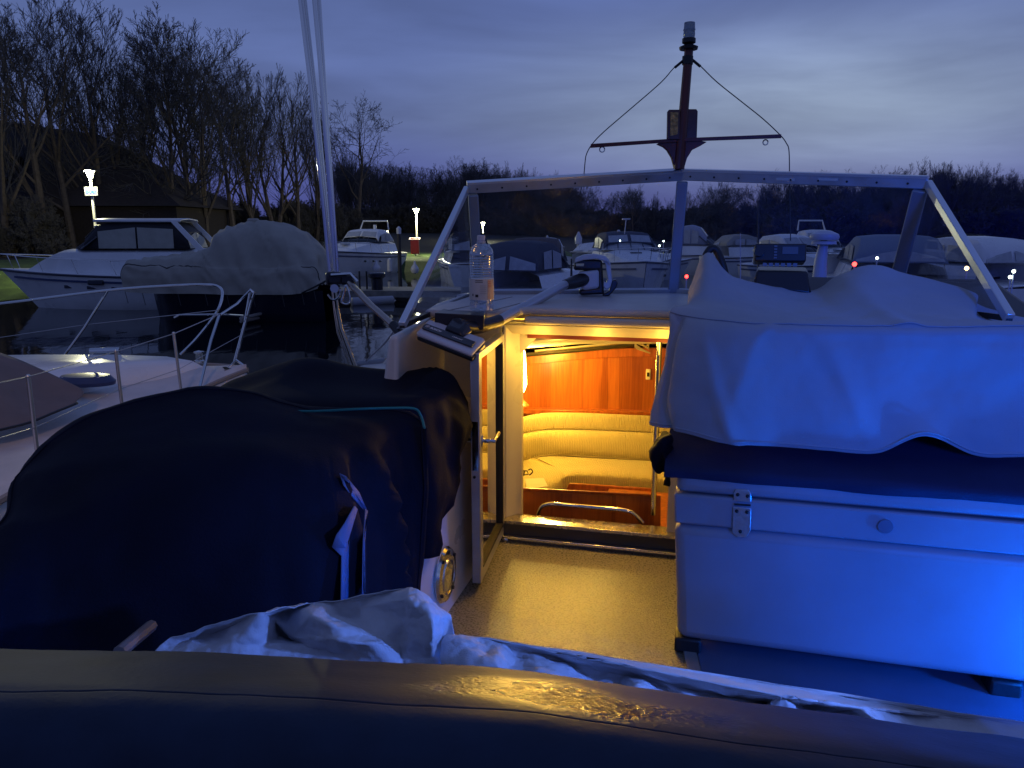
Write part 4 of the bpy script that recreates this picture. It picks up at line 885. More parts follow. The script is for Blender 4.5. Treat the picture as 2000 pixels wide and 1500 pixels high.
m = MB(); m.bbox(-.66, -.62, .06, 2.3, .5, 1.98); m.build('saloon_side', lining, own)
m = MB(); m.bbox(2.42, 2.46, .06, 2.3, .5, 1.98); m.build('saloon_side', lining, own)
m = MB(); m.bbox(-.66, 2.64, .06, 2.3, .48, .52); m.build('saloon_floor', wood, own)
# far wall with curved top rail, then window above
top = [(960,700),(1020,697),(1060,693),(1120,687),(1180,682),(1240,680),(1300,680),(1500,684),(1700,690)]
m = MB(); m.prism([PT(x,y,TW) for x,y in top]+[PT(1700,815,TW), PT(960,815,TW)], BY*.03); m.build('wood_panel', veneer, own)
m = MB(); m.prism([PT(x,y,TW-.012) for x,y in top]+[PT(x,y+17,TW-.012) for x,y in reversed(top)], BY*.03); m.build('panel_cornice', wood, own, bevel=.004)
m = MB(); m.prism([PT(960,799,TW-.06), PT(1120,801,TW-.06), PT(1290,806,TW-.06), PT(1290,812,TW-.06), PT(960,808,TW-.06)], BY*.1); m.build('panel_shelf', wood, own, bevel=.004)
m = MB(); m.prism([PT(960,640,TW+.05), PT(1800,640,TW+.05), PT(1800,700,TW+.05), PT(960,705,TW+.05)], BY*.01); m.build('saloon_window', glass('tinted', (.12,.14,.17), .015, .1, grz=.06), own)
m = MB(); m.tube([PT(1020,694,TW-.05), PT(1130,684,TW-.05), PT(1260,671,TW-.05)], .016, 8); m.build('window_bar', mat('bar_dark', (.05,.045,.035), .25, .6), own)
m = MB(); m.tube([PT(1045,686,TW-.07), PT(1150,676,TW-.07), PT(1240,668,TW-.07)], .009, 8); m.build('wiper_arm', steel, own)
m = MB()
for k in range(3): m.tube(spline([PT(1238+k*6,668,TW-.1), PT(1262+k*3,676+k*3,TW-.1), PT(1270-k*5,664,TW-.1), PT(1252+k*3,660,TW-.1), PT(1240,672+k*3,TW-.1), PT(1270,690,TW-.1)], 5), .004, 5)
m.build('cable_loop', mat('cable_grey', (.35,.3,.25), .6), own)
sw = PT(1266, 731, TW-.004); m = MB(); m.prism([sw+BX*x*.016+Vector((0,0,z*.038)) for x,z in ((-1,-1),(1,-1),(1,1),(-1,1))], -BY*.008); s1 = m.build('switch_plate', mat('plate_white', (.75,.72,.62), .3), own, bevel=.006)
m = MB(); m.prism([sw+BX*x*.008-BY*.0085+Vector((0,0,z*.014)) for x,z in ((-1,-1),(1,-1),(1,1),(-1,1))], -BY*.004); m.build('switch_rocker', black, s1)
# sofa: curved backrest and seat
def sof(rows, nm, mt=fabric, kk=(8,4), **k):
    m = MB(); m.grid(patch(rows, *kk)); return m.build(nm, mt, own, angle=180, **k)
sof([[PT(960,840,TW-.55), PT(1000,822,TW-.40), PT(1050,808,TW-.2), PT(1120,806,TW-.14), PT(1270,812,TW-.14), PT(1420,818,TW-.14)],
     [PT(960,842,TW-.60), PT(1000,826,TW-.45), PT(1050,812,TW-.26), PT(1120,809,TW-.2), PT(1270,815,TW-.2), PT(1420,820,TW-.2)],
     [PT(960,866,TW-.62), PT(1000,850,TW-.46), PT(1050,838,TW-.28), PT(1120,836,TW-.22), PT(1270,842,TW-.22), PT(1420,850,TW-.22)],
     [PT(960,868,TW-.60), PT(1000,853,TW-.44), PT(1050,841,TW-.27), PT(1120,838,TW-.20), PT(1270,844,TW-.2), PT(1420,852,TW-.2)]], 'sofa_headroll')
sof([[PT(960,868,TW-.60), PT(1000,853,TW-.44), PT(1050,841,TW-.265), PT(1120,838,TW-.20), PT(1270,844,TW-.2), PT(1420,852,TW-.2)],
     [PT(960,876,TW-.70), PT(1000,862,TW-.52), PT(1050,850,TW-.34), PT(1120,848,TW-.27), PT(1270,854,TW-.27), PT(1420,862,TW-.27)],
     [PT(960,910,TW-.72), PT(1000,895,TW-.56), PT(1050,880,TW-.36), PT(1120,878,TW-.30), PT(1270,888,TW-.3), PT(1420,896,TW-.3)],
     [PT(960,925,TW-.70), PT(1000,908,TW-.54), PT(1050,893,TW-.36), PT(1120,892,TW-.28), PT(1270,902,TW-.28), PT(1420,908,TW-.28)]], 'sofa_backrest')
sof([[PT(960,925,TW-.66), PT(1000,906,TW-.50), PT(1050,889,TW-.32), PT(1120,890,TW-.26), PT(1270,898,TW-.26), PT(1420,904,TW-.26)],
     [PT(960,940,TW-.78), PT(1020,925,TW-.66), PT(1070,908,TW-.50), PT(1140,905,TW-.42), PT(1270,910,TW-.42), PT(1420,918,TW-.42)],
     [PT(960,960,TW-.95), PT(1030,950,TW-.85), PT(1080,935,TW-.72), PT(1130,922,TW-.62), PT(1270,928,TW-.60), PT(1420,936,TW-.60)],
     [PT(960,985,TW-1.0), PT(1040,978,TW-.90), PT(1090,962,TW-.76), PT(1120,938,TW-.66), PT(1270,944,TW-.64), PT(1420,950,TW-.64)],
     [PT(960,1030,TW-.98), PT(1040,1020,TW-.88), PT(1092,1005,TW-.74), PT(1122,985,TW-.64), PT(1270,990,TW-.62), PT(1420,995,TW-.62)]], 'sofa_seat')
m = MB(); m.tube(spline([PT(1018,912,TW-.50), PT(1045,894,TW-.38), PT(1075,889,TW-.32), PT(1120,890,TW-.29), PT(1270,899,TW-.29)], 5), .005, 6); m.tube(spline([PT(1042,892,TW-.40), PT(1075,908,TW-.5), PT(1110,928,TW-.62)], 4), .004, 6); m.build('sofa_piping', mat('piping', (.3,.25,.14), .8), own)
# table edge
m = MB(); m.prism([PT(1112,944,TW-.75), PT(1280,955,TW-.75), PT(1280,968,TW-.75), PT(1100,968,TW-.75)], BY*.02); m.build('table_edge', wood, own, bevel=.004)
m = MB(); m.bbox(.36, 1.3, TW-1.5, TW-.76, 1.10, 1.13); m.build('table_top', wood, own, bevel=.01)
# low wooden partition behind the sill with grab rail
zp = PT(1100, 957, .22).z
m = MB(); m.prism([PT(960,952,.22), PT(1020,955,.22), PT(1290,968,.22), PT(1290,1100,.22), PT(960,1100,.22)], BY*.02); m.build('low_partition', veneer, own)
m = MB(); m.hexa([PT(960,956,.21), PT(1284,972,.21), PT(1284,972,.255), PT(960,956,.255)], [PT(960,950,.205), PT(1284,966,.205), PT(1284,966,.26), PT(960,950,.26)]); m.build('partition_cap', wood, own, bevel=.004)
m = MB(); m.tube(spline([PT(1050,1012,.12), PT(1056,992,.12), PT(1072,985,.12), PT(1100,986,.12), PT(1160,991,.12), PT(1215,996,.12), PT(1238,1003,.12), PT(1255,1022,.12)], 5), .011, 12); m.build('grab_rail', steel, own)
# papers on the sofa corner
m = MB(); m.prism([PT(1025,936,.9), PT(1062,935,.88), PT(1070,950,.82), PT(1030,958,.80)], (0,0,.004)); o = m.build('paper_sheet', mat('paper', (.75,.72,.55), .8)); tag(o, 'pale crumpled sheet of paper on the sofa corner inside the cabin', 'paper')
m = MB(); m.tube([PT(1018,919,.85), PT(1030,920,.85), PT(1032,926,.85), PT(1018,929,.85)], .004, 6); m.tube([PT(1024,920,.85), PT(1023,928,.85)], .004, 6); m.tube(spline([PT(1032,918,.85), PT(1037,916,.85), PT(1040,922,.85), PT(1034,928,.85)],3), .004, 6); tag(m.build('spectacles', blackp), 'dark framed spectacles on the sofa corner inside the cabin', 'glasses')
# wall lamp
wlm = mat('wall_lamp_shade', (1,.8,.4), .5, emit=(1,.70,.22), est=30)
lc = P(1019, 722, 4.98)
m = MB(); m.lathe([(.008,.15),(.024,.11),(.030,.0),(.034,-.10),(.016,-.15)], lc, 20); wlp = m.build('wall_lamp', wlm, own)
m = MB(); m.lathe([(.05,0),(.0,.05)], lc+Vector((0,0,-.24)), 16); m.build('lamp_bracket', wood, wlp)

# ---- helm console with radio (behind the white sheet)
con = thing('helm_radio', 'dark marine radio with a small screen on the helm console', 'radio', P(1525, 515, 3.35))
m = MB(); c = P(1522, 497, 3.3); rm = Matrix.Rotation(-al, 3, 'Z')@Matrix.Rotation(-.2, 3, 'X')
m.box(c, (.205,.10,.075), rm=rm); rb = m.build('body', blackp, con, bevel=.006)
m = MB(); m.box(c+rm@Vector((.038,-.052,.008)), (.062,.006,.030), rm=rm); m.build('screen', mat('lcd', (.10,.12,.15), .2), rb)
m = MB()
for k in range(5): m.box(c+rm@Vector((-.02,-.052,.025-k*.012)), (.012,.006,.006), rm=rm)
for k in range(6): m.box(c+rm@Vector((-.06+k*.024,-.05,-.052)), (.017,.008,.014), rm=rm)
m.build('buttons', mat('key_grey', (.16,.16,.18), .5), rb)
m = MB(); m.lathe([(.022,0),(.02,.02)], c+rm@Vector((-.085,-.05,.0)), 14, rm@Matrix.Rotation(math.pi/2,3,'X')); m.build('knob', blackp, rb)
m = MB(); m.hexa([P(1470,560,3.25),P(1585,575,3.15),P(1585,575,3.5),P(1470,560,3.6)], [P(1478,528,3.25),P(1578,530,3.2),P(1575,522,3.5),P(1480,520,3.6)]); m.build('mount', blackp, con, bevel=.01)
m = MB(); m.hexa([W(1.05,-.05,1.9),W(2.3,-.05,1.9),W(2.3,.75,1.9),W(1.05,.75,1.9)], [W(1.08,0,RZ+.0),W(2.2,0,RZ+.0),W(2.2,.7,RZ+.12),W(1.1,.7,RZ+.12)]); m.build('helm_console', mat('console_dark', (.02,.02,.03), .5), own, bevel=.03)
m = MB(); m.tube(spline([P(1378,500,3.22), P(1388,486,3.22), P(1400,490,3.22), P(1412,520,3.2), P(1420,560,3.2), P(1424,610,3.2)], 5), .016, 10); tag(m.build('steering_wheel', black, angle=180), 'black rim of the steering wheel poking out at the tip of the white sheet', 'steering wheel')
# small fittings on the foredeck seen over the sheet
m = MB(); p = P(1640,562,4.3); m.tube([p, p+Vector((-.12,.05,.03)), p+Vector((-.16,.06,-.03))], .022, 8); m.box(p+Vector((.02,0,-.02)), (.16,.1,.04)); m.build('deck_cleat', black, own)

# ================================================================ THINGS ON BOARD
# ---- folded canopy poles on the port side
r = thing('folded_canopy_frame', 'bundle of upright stainless canopy poles clamped together, left of the windscreen', 'pole frame', P(690, 712, 3.85))
Yp = 3.7
def tubep(pts, rad, nm='pole', mt=steel, k=1):
    m = MB(); q = [P(*p) for p in pts]; m.tube(spline(q, k) if k > 1 else q, rad, 12); m.build(nm, mt, r)
tubep([(576,-120,3.72),(587,0,3.72),(609,180,3.72),(632,400,3.72),(645,535,3.72)], .011)
tubep([(585,-120,3.76),(595,0,3.76),(616,180,3.76),(637,400,3.75),(649,535,3.73)], .010)
tubep([(609,-120,3.68),(614,0,3.68),(625,120,3.68),(641,330,3.69),(655,535,3.7)], .010)
tubep([(618,-120,3.74),(623,0,3.74),(633,160,3.73),(646,350,3.72),(659,535,3.71)], .010)
bracem = mat('bronze_brace', (.48,.40,.33), .25, 1)
tubep([(648,530,3.72),(657,600,3.75),(665,640,3.78),(693,716,3.85)], .013)
tubep([(645,530,3.74),(654,610,3.76),(660,650,3.79),(684,716,3.85)], .006)
tubep([(682,553,3.68),(725,597,3.55),(760,628,3.42),(792,662,3.3)], .015, 'brace', bracem)
m = MB(); a_, b_ = P(768,634,3.4), P(796,668,3.28); m.tube([a_, b_], .021, 12); m.build('brace_end', black, r)
m = MB(); c = P(652,543,3.7); m.box(c, (.075,.07,.06), .3); m.box(c+Vector((.07,0,-.005)), (.07,.05,.055), -.2); m.build('clamp', blackp, r, bevel=.012)
m = MB(); c = P(668,550,3.64)
m.tube([c+Vector((-.05,0,.03)), c+Vector((.04,0,.035)), c+Vector((.07,0,.0))], .009, 8)
m.lathe([(.02,-.012),(.02,.012)], c+Vector((-.03,-.02,-.03)), 12, Matrix.Rotation(math.pi/2,3,'X'))
m.tube(spline([P(640,575,3.66), P(650,586,3.66), P(662,580,3.66), P(664,565,3.66), P(655,556,3.66)], 4), .005, 6); m.build('shackle', steel, r)
m = MB(); m.tube(spline([P(675,556,3.62), P(671,575,3.62), P(668,590,3.62), P(676,594,3.62), P(684,588,3.62), P(682,572,3.62), P(676,556,3.62)], 5), .0045, 8); r2 = m.build('snap_hook', steel, angle=180); tag(r2, 'steel snap hook hanging from the clamp of the canopy poles', 'snap hook')
m = MB(); c = P(700,710,3.8); m.tube([c, c+Vector((.07,-.03,.005)), c+Vector((.15,-.06,.02))], [.012,.022,.018], 10); m.tube(spline([P(715,705,3.75),P(750,672,3.5),P(775,642,3.35),P(800,636,3.2)], 5), .0045, 6); m.build('foot_fitting', mat('grey_fitting', (.3,.3,.32), .4), r)

# ---- bottle
bz = PZ(941, 609, RZ+.002)
r = thing('water_bottle', 'clear ribbed plastic bottle with a paper label standing on the cabin roof', 'bottle', bz)
sc_ = (P(941,610,bz.y)-P(941,470,bz.y)).length/.30
pr = [(.036,0),(.042,.006),(.042,.05)]
for k in range(3): pr += [(.0425,.052),(.0425,.052)]
pr = [(0.0,.004),(.034,0),(.050,.010),(.0515,.03),(.0495,.045),(.0515,.052),(.0515,.142)]
for k in range(9): z = .146+k*.0105; pr += [(.0485,z),(.0515,z+.005)]
pr += [(.051,.245),(.046,.262),(.036,.276),(.020,.286),(.0145,.29),(.0145,.302)]
n = 32; m = MB(); m.lathe([(a, z*sc_) for a, z in pr], bz, n)
m.build('bottle_body', glass('bottle_glass', (.86,.90,.93), .28, .06, grz=.95), r, angle=50)
m = MB(); m.lathe([(.0521,.054*sc_),(.0523,.142*sc_)], bz, n)
lab = mat('paper_label', (.52,.52,.50), .5)
lb_ = m.build('label', lab, r, fixn=False)
def onlab(a0, a1, za, zb, mt, nm):
    mb = MB(); rr_ = .0530; mb.grid([[bz+Vector((rr_*math.cos(a), rr_*math.sin(a), z*sc_)) for a in [math.radians(a0+(a1-a0)*i/6) for i in range(7)]] for z in (za, zb)]); mb.build(nm, mt, lb_)
onlab(-118,-82, .1335,.136, black, 'label_print'); onlab(-118,-82, .127,.1295, black, 'label_print'); onlab(-118,-103,.066,.077, black, 'label_print')
onlab(-60,-20,.058,.138, mat('label_orange', (.55,.38,.26), .5), 'label_print'); onlab(-128,-134,.07,.08, black, 'label_print')
for k in range(4): onlab(-58,-40,.128-k*.007,.131-k*.007, mat('label_red', (.5,.12,.06), .5), 'label_print')
for k in range(5): onlab(-95,-66,.112-k*.008,.114-k*.008, mat('label_grey', (.3,.3,.3), .5), 'label_print')
m = MB(); m.lathe([(.0165,.298*sc_),(.0165,.318*sc_),(.014,.320*sc_),(0,.3205*sc_)], bz, 24); m.build('cap', greyp, r)
m = MB(); m.lathe([(.019,.290*sc_),(.019,.295*sc_)], bz, 24); m.build('neck_ring', greyp, r)

# ---- stick vacuum cleaner lying on the roof
hc = P(880, 660, 3.12)
r = thing('stick_vacuum_cleaner', 'cordless stick vacuum cleaner lying across the cabin roof, white head towards us', 'vacuum cleaner', hc)
fl, fr_ = P(812, 648, 3.06), P(921, 690, 2.86)     # front long edge (top)
bl, br_ = P(838, 622, 3.20), P(948, 660, 3.02)     # back long edge
upv = (fr_-fl).cross(bl-fl).normalized(); upv = upv if upv.z > 0 else -upv
m = MB(); m.hexa([fl-upv*.022, fr_-upv*.022, br_-upv*.022, bl-upv*.022], [fl, fr_, br_, bl]); head = m.build('floor_head', greyp, r, bevel=.014, seg=4)
m = MB(); m.hexa([fl-upv*.042+(bl-fl)*.06, fr_-upv*.042+(bl-fl)*.06, br_-upv*.042, bl-upv*.042], [fl-upv*.0225+(bl-fl)*.02, fr_-upv*.0225+(bl-fl)*.02, br_-upv*.0225, bl-upv*.0225]); m.build('brush_skirt', blackp, head, bevel=.006)
ex = (fr_-fl); ey = (bl-fl)
def HP(u, v, w=0): return fl+ex*u+ey*v+upv*w
pill = [HP(.07+.035*math.cos(a)*1, .42+.17*math.sin(a), .001) for a in [math.pi/2+i*math.pi/8 for i in range(9)]] + [HP(.95, .25, .001), HP(.95, .59, .001)]
m = MB(); m.prism(pill, upv*.006); strip = m.build('head_strip', blackp, head, bevel=.002)
def text(body, size, org, xax, nrm, mt, parent, nm='lettering', bold=.0):
    tx = bpy.data.curves.new('t', 'FONT'); tx.body = body; tx.size = size; tx.align_y = 'CENTER'; tx.extrude = .0004; tx.offset = bold
    to = bpy.data.objects.new('tmp', tx); me = bpy.data.meshes.new_from_object(to); bpy.data.objects.remove(to)
    xa_ = Vector(xax).normalized(); na = Vector(nrm); na = (na-xa_*na.dot(xa_)).normalized(); ya = na.cross(xa_)
    M_ = Matrix((xa_, ya, na)).transposed(); o_ = ORG[parent.name]
    for v in me.vertices: v.co = M_@v.co + Vector(org) - o_
    me.materials.append(mt); o = bpy.data.objects.new(nm, me); S.collection.objects.link(o); o.parent = parent; ORG[o.name] = o_; return o
letm = mat('print_white', (.75,.72,.7), .5)
text('BOSCH', .019, HP(.17, .42, .0078), ex, upv, letm, strip, bold=.0006); text('Unlimited', .014, HP(.58, .40, .0078), ex, upv, letm, strip)
m = MB(); cc = HP(.115, .44, .0075); aa = ex.normalized(); bb = upv.cross(aa); m.tube([cc+(aa*math.cos(a)+bb*math.sin(a))*.0085 for a in [i*math.pi/8 for i in range(17)]], .0011, 5); m.tube([cc-aa*.005, cc+aa*.005], .001, 4); m.tube([cc-bb*.005, cc+bb*.005], .001, 4); m.build('emblem', letm, strip)
m = MB(); m.hexa([HP(.36,.62,-.005), HP(.72,.62,-.005), HP(.78,1.25,-.01), HP(.34,1.35,-.01)], [HP(.42,.66,.022), HP(.66,.66,.022), HP(.70,1.2,.03), HP(.42,1.2,.03)]); m.build('head_neck', blackp, head, bevel=.012, seg=3)
wa_, wb_ = P(972, 628, 3.30), P(1104, 556, 3.92)
m = MB(); m.tube(spline([HP(.52,1.0,.015), P(918,640,3.16), P(950,634,3.24), wa_+(wb_-wa_)*.02], 5), [.03]*5+[.03]*5+[.027]*6, 16); m.build('swivel_joint', blackp, r)
wandm = mat('satin_wand', (.55,.56,.60), .3, .85)
m = MB(); m.tube([wa_, wb_], .0235, 24); m.build('wand', wandm, r)
m = MB(); wc = P(1142, 545, 4.06); m.tube([wb_-(wb_-wa_)*.005, wb_.lerp(wc,.4), wc], [.026,.034,.036], 20); m.build('wand_collar', blackp, r)
YB = 4.08; BYv = Vector((.1,1,0)).normalized()
def vb(pts, d0, th, nm, mt, bev=.008): 
    m = MB(); m.prism([P(x,y,YB+d0) for x,y in pts], BYv*th); m.build(nm, mt, r, bevel=bev, seg=3)
vb([(1128,552),(1128,532),(1170,527),(1170,563),(1140,568)], -.05, .10, 'dust_cup', greyp, .015)
vb([(1120,528),(1122,512),(1135,506),(1176,508),(1180,575),(1132,577),(1130,566),(1168,562),(1168,528)], -.035, .09, 'motor_body', blackp, .012)
vb([(1122,514),(1124,504),(1140,498),(1160,496),(1182,500),(1190,508),(1192,520),(1186,512),(1165,506),(1140,508)], -.045, .10, 'top_shell', greyp, .010)
vb([(1182,502),(1192,512),(1196,548),(1192,562),(1184,566),(1178,560),(1179,550),(1184,553),(1187,545),(1182,515),(1176,510)], -.03, .06, 'handle', greyp, .006)
vb([(1176,576),(1190,568),(1196,548),(1203,546),(1207,553),(1204,562),(1190,578),(1178,579)], -.03, .06, 'battery_pack', blackp, .006)
vb([(1124,515),(1125,520),(1140,520),(1141,515)], -.052, .02, 'display', mat('disp', (.6,.55,.4), .4), .002)
# box with dark opening left of the bottle
r = thing('roof_locker', 'low black sided box with a pale lid under the bottle, on the cabin roof edge', 'box', P(880,618,3.2))
m = MB(); m.hexa([P(849,637,3.16),P(945,645,3.16),P(952,632,3.4),P(866,628,3.4)], [P(849,611,3.16),P(945,616,3.16),P(952,606,3.4),P(866,603,3.4)]); m.build('box', blackp, r, bevel=.003)

# ---- storage chest
cf0 = PZ(1304, 1254, DZ+.045); cf1 = PZ(2004, 1348, DZ+.05); cd = (cf1-cf0).normalized(); cn = Vector((-cd.y, cd.x, 0)); cn = cn if cn.y > 0 else -cn
r = thing('storage_chest', 'large pale plastic chest with a steel hinge standing on the cockpit floor', 'chest', cf0-Vector((0,0,.05)))
chm = mat('chest_plastic', (.33,.34,.39), .42, var=.14, vscale=2.2, rvar=.14, bump=.03, bscale=150)
def CP(px, py, off=0): return PP(px, py, cf0+cn*off, cn)
zt_ = CP(1310, 962).z; z_l = CP(1310, 1022).z
LEN = 1.75
def cbox(z0, z1, in0, in1, extra=0, dep=.62):
    mb = MB(); o0 = Vector((cf0.x, cf0.y, 0))
    def q(z, i): return [o0+cd*i+cn*i*.6+Vector((0,0,z)), o0+cd*(LEN-i)+cn*i*.6+Vector((0,0,z)), o0+cd*(LEN-i)+cn*(dep-i)+Vector((0,0,z)), o0+cd*i+cn*(dep-i)+Vector((0,0,z))]
    mb.hexa(q(z0, in0), q(z1, in1)); return mb
cbox(DZ+.05, z_l-.004, .03, .004).build('chest_body', chm, r, bevel=.035, seg=5)
cbox(z_l, zt_-.003, .006, .0).build('chest_rim', chm, r, bevel=.008, seg=3)
cbox(zt_, zt_+.085, .0, .015).build('chest_lid', chm, r, bevel=.03, seg=5)
hg0, hg1 = (1433,955), (1467,1050)
def cp_pts(pts, off, th, nm, mt, par, bev=.002):
    m = MB(); m.prism([CP(x,y,off) for x,y in pts], -cn*th); return m.build(nm, mt, par, bevel=bev)
hg = cp_pts([(1433,978),(1433,962),(1438,955),(1462,956),(1467,963),(1467,981)], -.004, .004, 'hinge', mat('galvanised', (.6,.62,.66), .3, .8, bump=.2, bscale=60), r)
cp_pts([(1432,989),(1467,992),(1466,1036),(1458,1049),(1440,1049),(1430,1040)], -.004, .004, 'hinge_leaf', MATS['galvanised'], hg)
m = MB(); m.tube([CP(1434,985,-.007), CP(1466,987,-.007)], .0035, 8); m.build('hinge_pin', scr, hg)
m = MB()
for x,y in ((1441,966),(1460,969),(1439,998),(1459,1000),(1446,1038)): m.ball(CP(x,y,-.007), .0065, n=6)
m.build('rivet', scr, hg)
m = MB(); m.lathe([(.023,0),(.022,.004),(0,.005)], CP(1729,1028,-.002), 24, (-cn).to_track_quat('Z','Y').to_matrix()); m.build('drain_plug', mat('plug_grey', (.16,.17,.22), .4), r)
for px, py in ((1350,1264),(1975,1350)):
    p = PZ(px, py, DZ+.03); m = MB(); m.box((p.x,p.y+.05,DZ+.028), (.09,.09,.055), -al); m.build('foot', black, r, bevel=.008)
# navy cushion/cover on chest lid
def CV(u, v, z): return Vector((cf0.x, cf0.y, 0))+cd*u+cn*v+Vector((0,0,z))
zc = zt_+.087
rows = []
us = [-.035,.0,.03,.2,.5,.9,1.3,1.8]
rows.append([CV(u,-.005,zc-.035) for u in us]); rows.append([CV(u,-.008,zc-.005) for u in us]); rows.append([CV(u,.02,zc+.018) for u in us]); rows.append([CV(u,.14,zc+.06+.01*math.sin(u*7)) for u in us]); rows.append([CV(u,.3,zc+.10) for u in us]); rows.append([CV(u,.6,zc+.11) for u in us])
g = wrinkle(patch(rows, 8, 5), lambda p,i,j: .006*nz3(p,5)+.004*ridge(p,7,1)); m = MB(); m.grid(g); tag(m.build('navy_chest_cover', mat('navy_canvas', (.010,.014,.055), .75, bump=.12, bscale=160, var=.2, vscale=5), solid=.004, angle=180), 'dark navy cloth spread over the lid of the storage chest', 'cover')
# its rolled corner hanging at the door side
m = MB(); rows = [[P(1296,838,2.62), P(1284,850,2.56), P(1270,868,2.55), P(1262,880,2.56)],
        [P(1312,848,2.52), P(1292,862,2.48), P(1275,885,2.5), P(1268,905,2.52)],
        [P(1318,870,2.52), P(1302,890,2.47), P(1290,905,2.50), P(1283,925,2.52)],
        [P(1312,900,2.56), P(1306,915,2.5), P(1300,918,2.53), P(1296,925,2.56)],
        [P(1306,935,2.6), P(1302,950,2.56), P(1303,930,2.58), P(1300,935,2.6)]]
g = patch(rows, 6, 6); g = wrinkle(g, lambda p,i,j: .010*ridge(p,14,5)); m.grid(g); tag(m.build('rolled_cloth', navy, solid=.004, angle=180), 'crumpled dark cloth corner hanging beside the doorway', 'cloth')

# ---- white sheet over the helm seat
rows = [
 [P(1352,560,3.15), P(1382,497,3.12), P(1432,542,3.15), P(1520,562,3.2), P(1595,566,3.2), P(1690,521,3.1), P(1775,538,3.05), P(1900,572,2.95), P(1915,600,2.9), P(2080,640,2.8)],
 [P(1346,585,2.98), P(1384,530,2.96), P(1440,565,2.98), P(1520,582,3.0), P(1600,585,3.0), P(1690,548,2.95), P(1780,565,2.9), P(1895,588,2.85), P(1913,622,2.8), P(2080,650,2.7)],
 [P(1342,598,2.82), P(1385,585,2.80), P(1450,590,2.80), P(1530,600,2.8), P(1610,602,2.78), P(1690,590,2.76), P(1780,600,2.72), P(1890,612,2.68), P(1925,628,2.64), P(2080,640,2.56)],
 [P(1322,602,2.66), P(1385,604,2.64), P(1450,610,2.62), P(1530,616,2.60), P(1610,618,2.58), P(1690,618,2.56), P(1790,622,2.52), P(1880,626,2.49), P(1960,628,2.46), P(2080,632,2.40)],
 [P(1309,612,2.58), P(1372,626,2.50), P(1445,634,2.46), P(1530,637,2.44), P(1610,638,2.42), P(1700,640,2.40), P(1795,640,2.37), P(1885,640,2.34), P(1965,640,2.32), P(2080,640,2.28)],
 [P(1308,650,2.56), P(1345,660,2.47), P(1430,668,2.42), P(1520,670,2.41), P(1610,672,2.39), P(1700,672,2.37), P(1800,672,2.34), P(1890,672,2.31), P(1970,672,2.29), P(2080,672,2.25)],
 [P(1296,720,2.57), P(1330,725,2.47), P(1425,735,2.40), P(1520,738,2.40), P(1615,740,2.38), P(1705,742,2.35), P(1805,742,2.33), P(1895,742,2.30), P(1975,742,2.27), P(2080,742,2.24)],
 [P(1276,785,2.60), P(1322,790,2.48), P(1418,805,2.39), P(1520,808,2.39), P(1618,812,2.36), P(1710,812,2.34), P(1808,805,2.31), P(1900,812,2.28), P(1978,815,2.26), P(2080,815,2.22)],
 [P(1268,830,2.60), P(1335,845,2.46), P(1420,866,2.38), P(1520,872,2.39), P(1622,880,2.36), P(1715,884,2.33), P(1808,852,2.28), P(1905,890,2.28), P(1980,893,2.25), P(2080,890,2.21)],
]
g = patch(rows, 13, 13)
def shf(p, i, j):
    d = .006*ridge(Vector((p.x*1.0+p.z*.5, p.y, p.z*.5)), 2.6, 4) + .0035*nz3(p, 9) + .004*ridge(Vector((p.x, p.y, p.z*.8)), 8, 2)*(.5+nz3(p, 2, 9)) + .0016*nz3(p, 30)
    if i > .5:
        a = (j-.13-.22*(i-.5)); d += .026*math.exp(-(a/.016)**2)*(i-.45)*1.6
        a = (j-.045-.05*(i-.5)); d -= .022*math.exp(-(a/.012)**2)
        a = (j-.42-.25*(i-.5)); d += .010*math.exp(-(a/.03)**2)*math.sin(min((i-.5)*6,3.1))
        a = (j-.30+.20*(i-.5)); d += .007*math.exp(-(a/.02)**2)
    else:
        a = (j-.55-.3*(i-.2)); d += .012*math.exp(-(a/.03)**2)
    return d
g = wrinkle(g, shf); m = MB(); m.grid(g); wds = tag(m.build('white_dust_sheet', sheet, solid=.003, angle=180), 'large white sheet draped over the helm seat on the right', 'sheet')
m = MB(); m.tube([v+Vector((0,-.001,.012)) for v in g[-1]], .0032, 6); m.build('sheet_hem', sheet, wds, angle=180)
m = MB(); m.tube([v+Vector((0,-.002,.002)) for v in g[int(len(g)*.50)]], .0022, 5); m.build('sheet_seam', sheet, wds, angle=180)
# bundled corner under the sheet, folded hem
m = MB(); g = patch([[P(1362,835,2.44), P(1385,842,2.43), P(1420,862,2.41)], [P(1350,850,2.43), P(1380,858,2.42), P(1418,868,2.40)], [P(1402,856,2.41), P(1440,848,2.40), P(1462,856,2.40)]], 6, 6)
# support box under the sheet (helm seat)
m = MB(); m.hexa([P(1350,840,2.62),P(2080,850,2.30),P(2080,770,2.75),P(1365,770,3.0)], [P(1352,650,2.66),P(2080,655,2.38),P(2080,640,2.72),P(1365,612,3.0)]); m.build('helm_seat', gel, own, bevel=.04, seg=3)

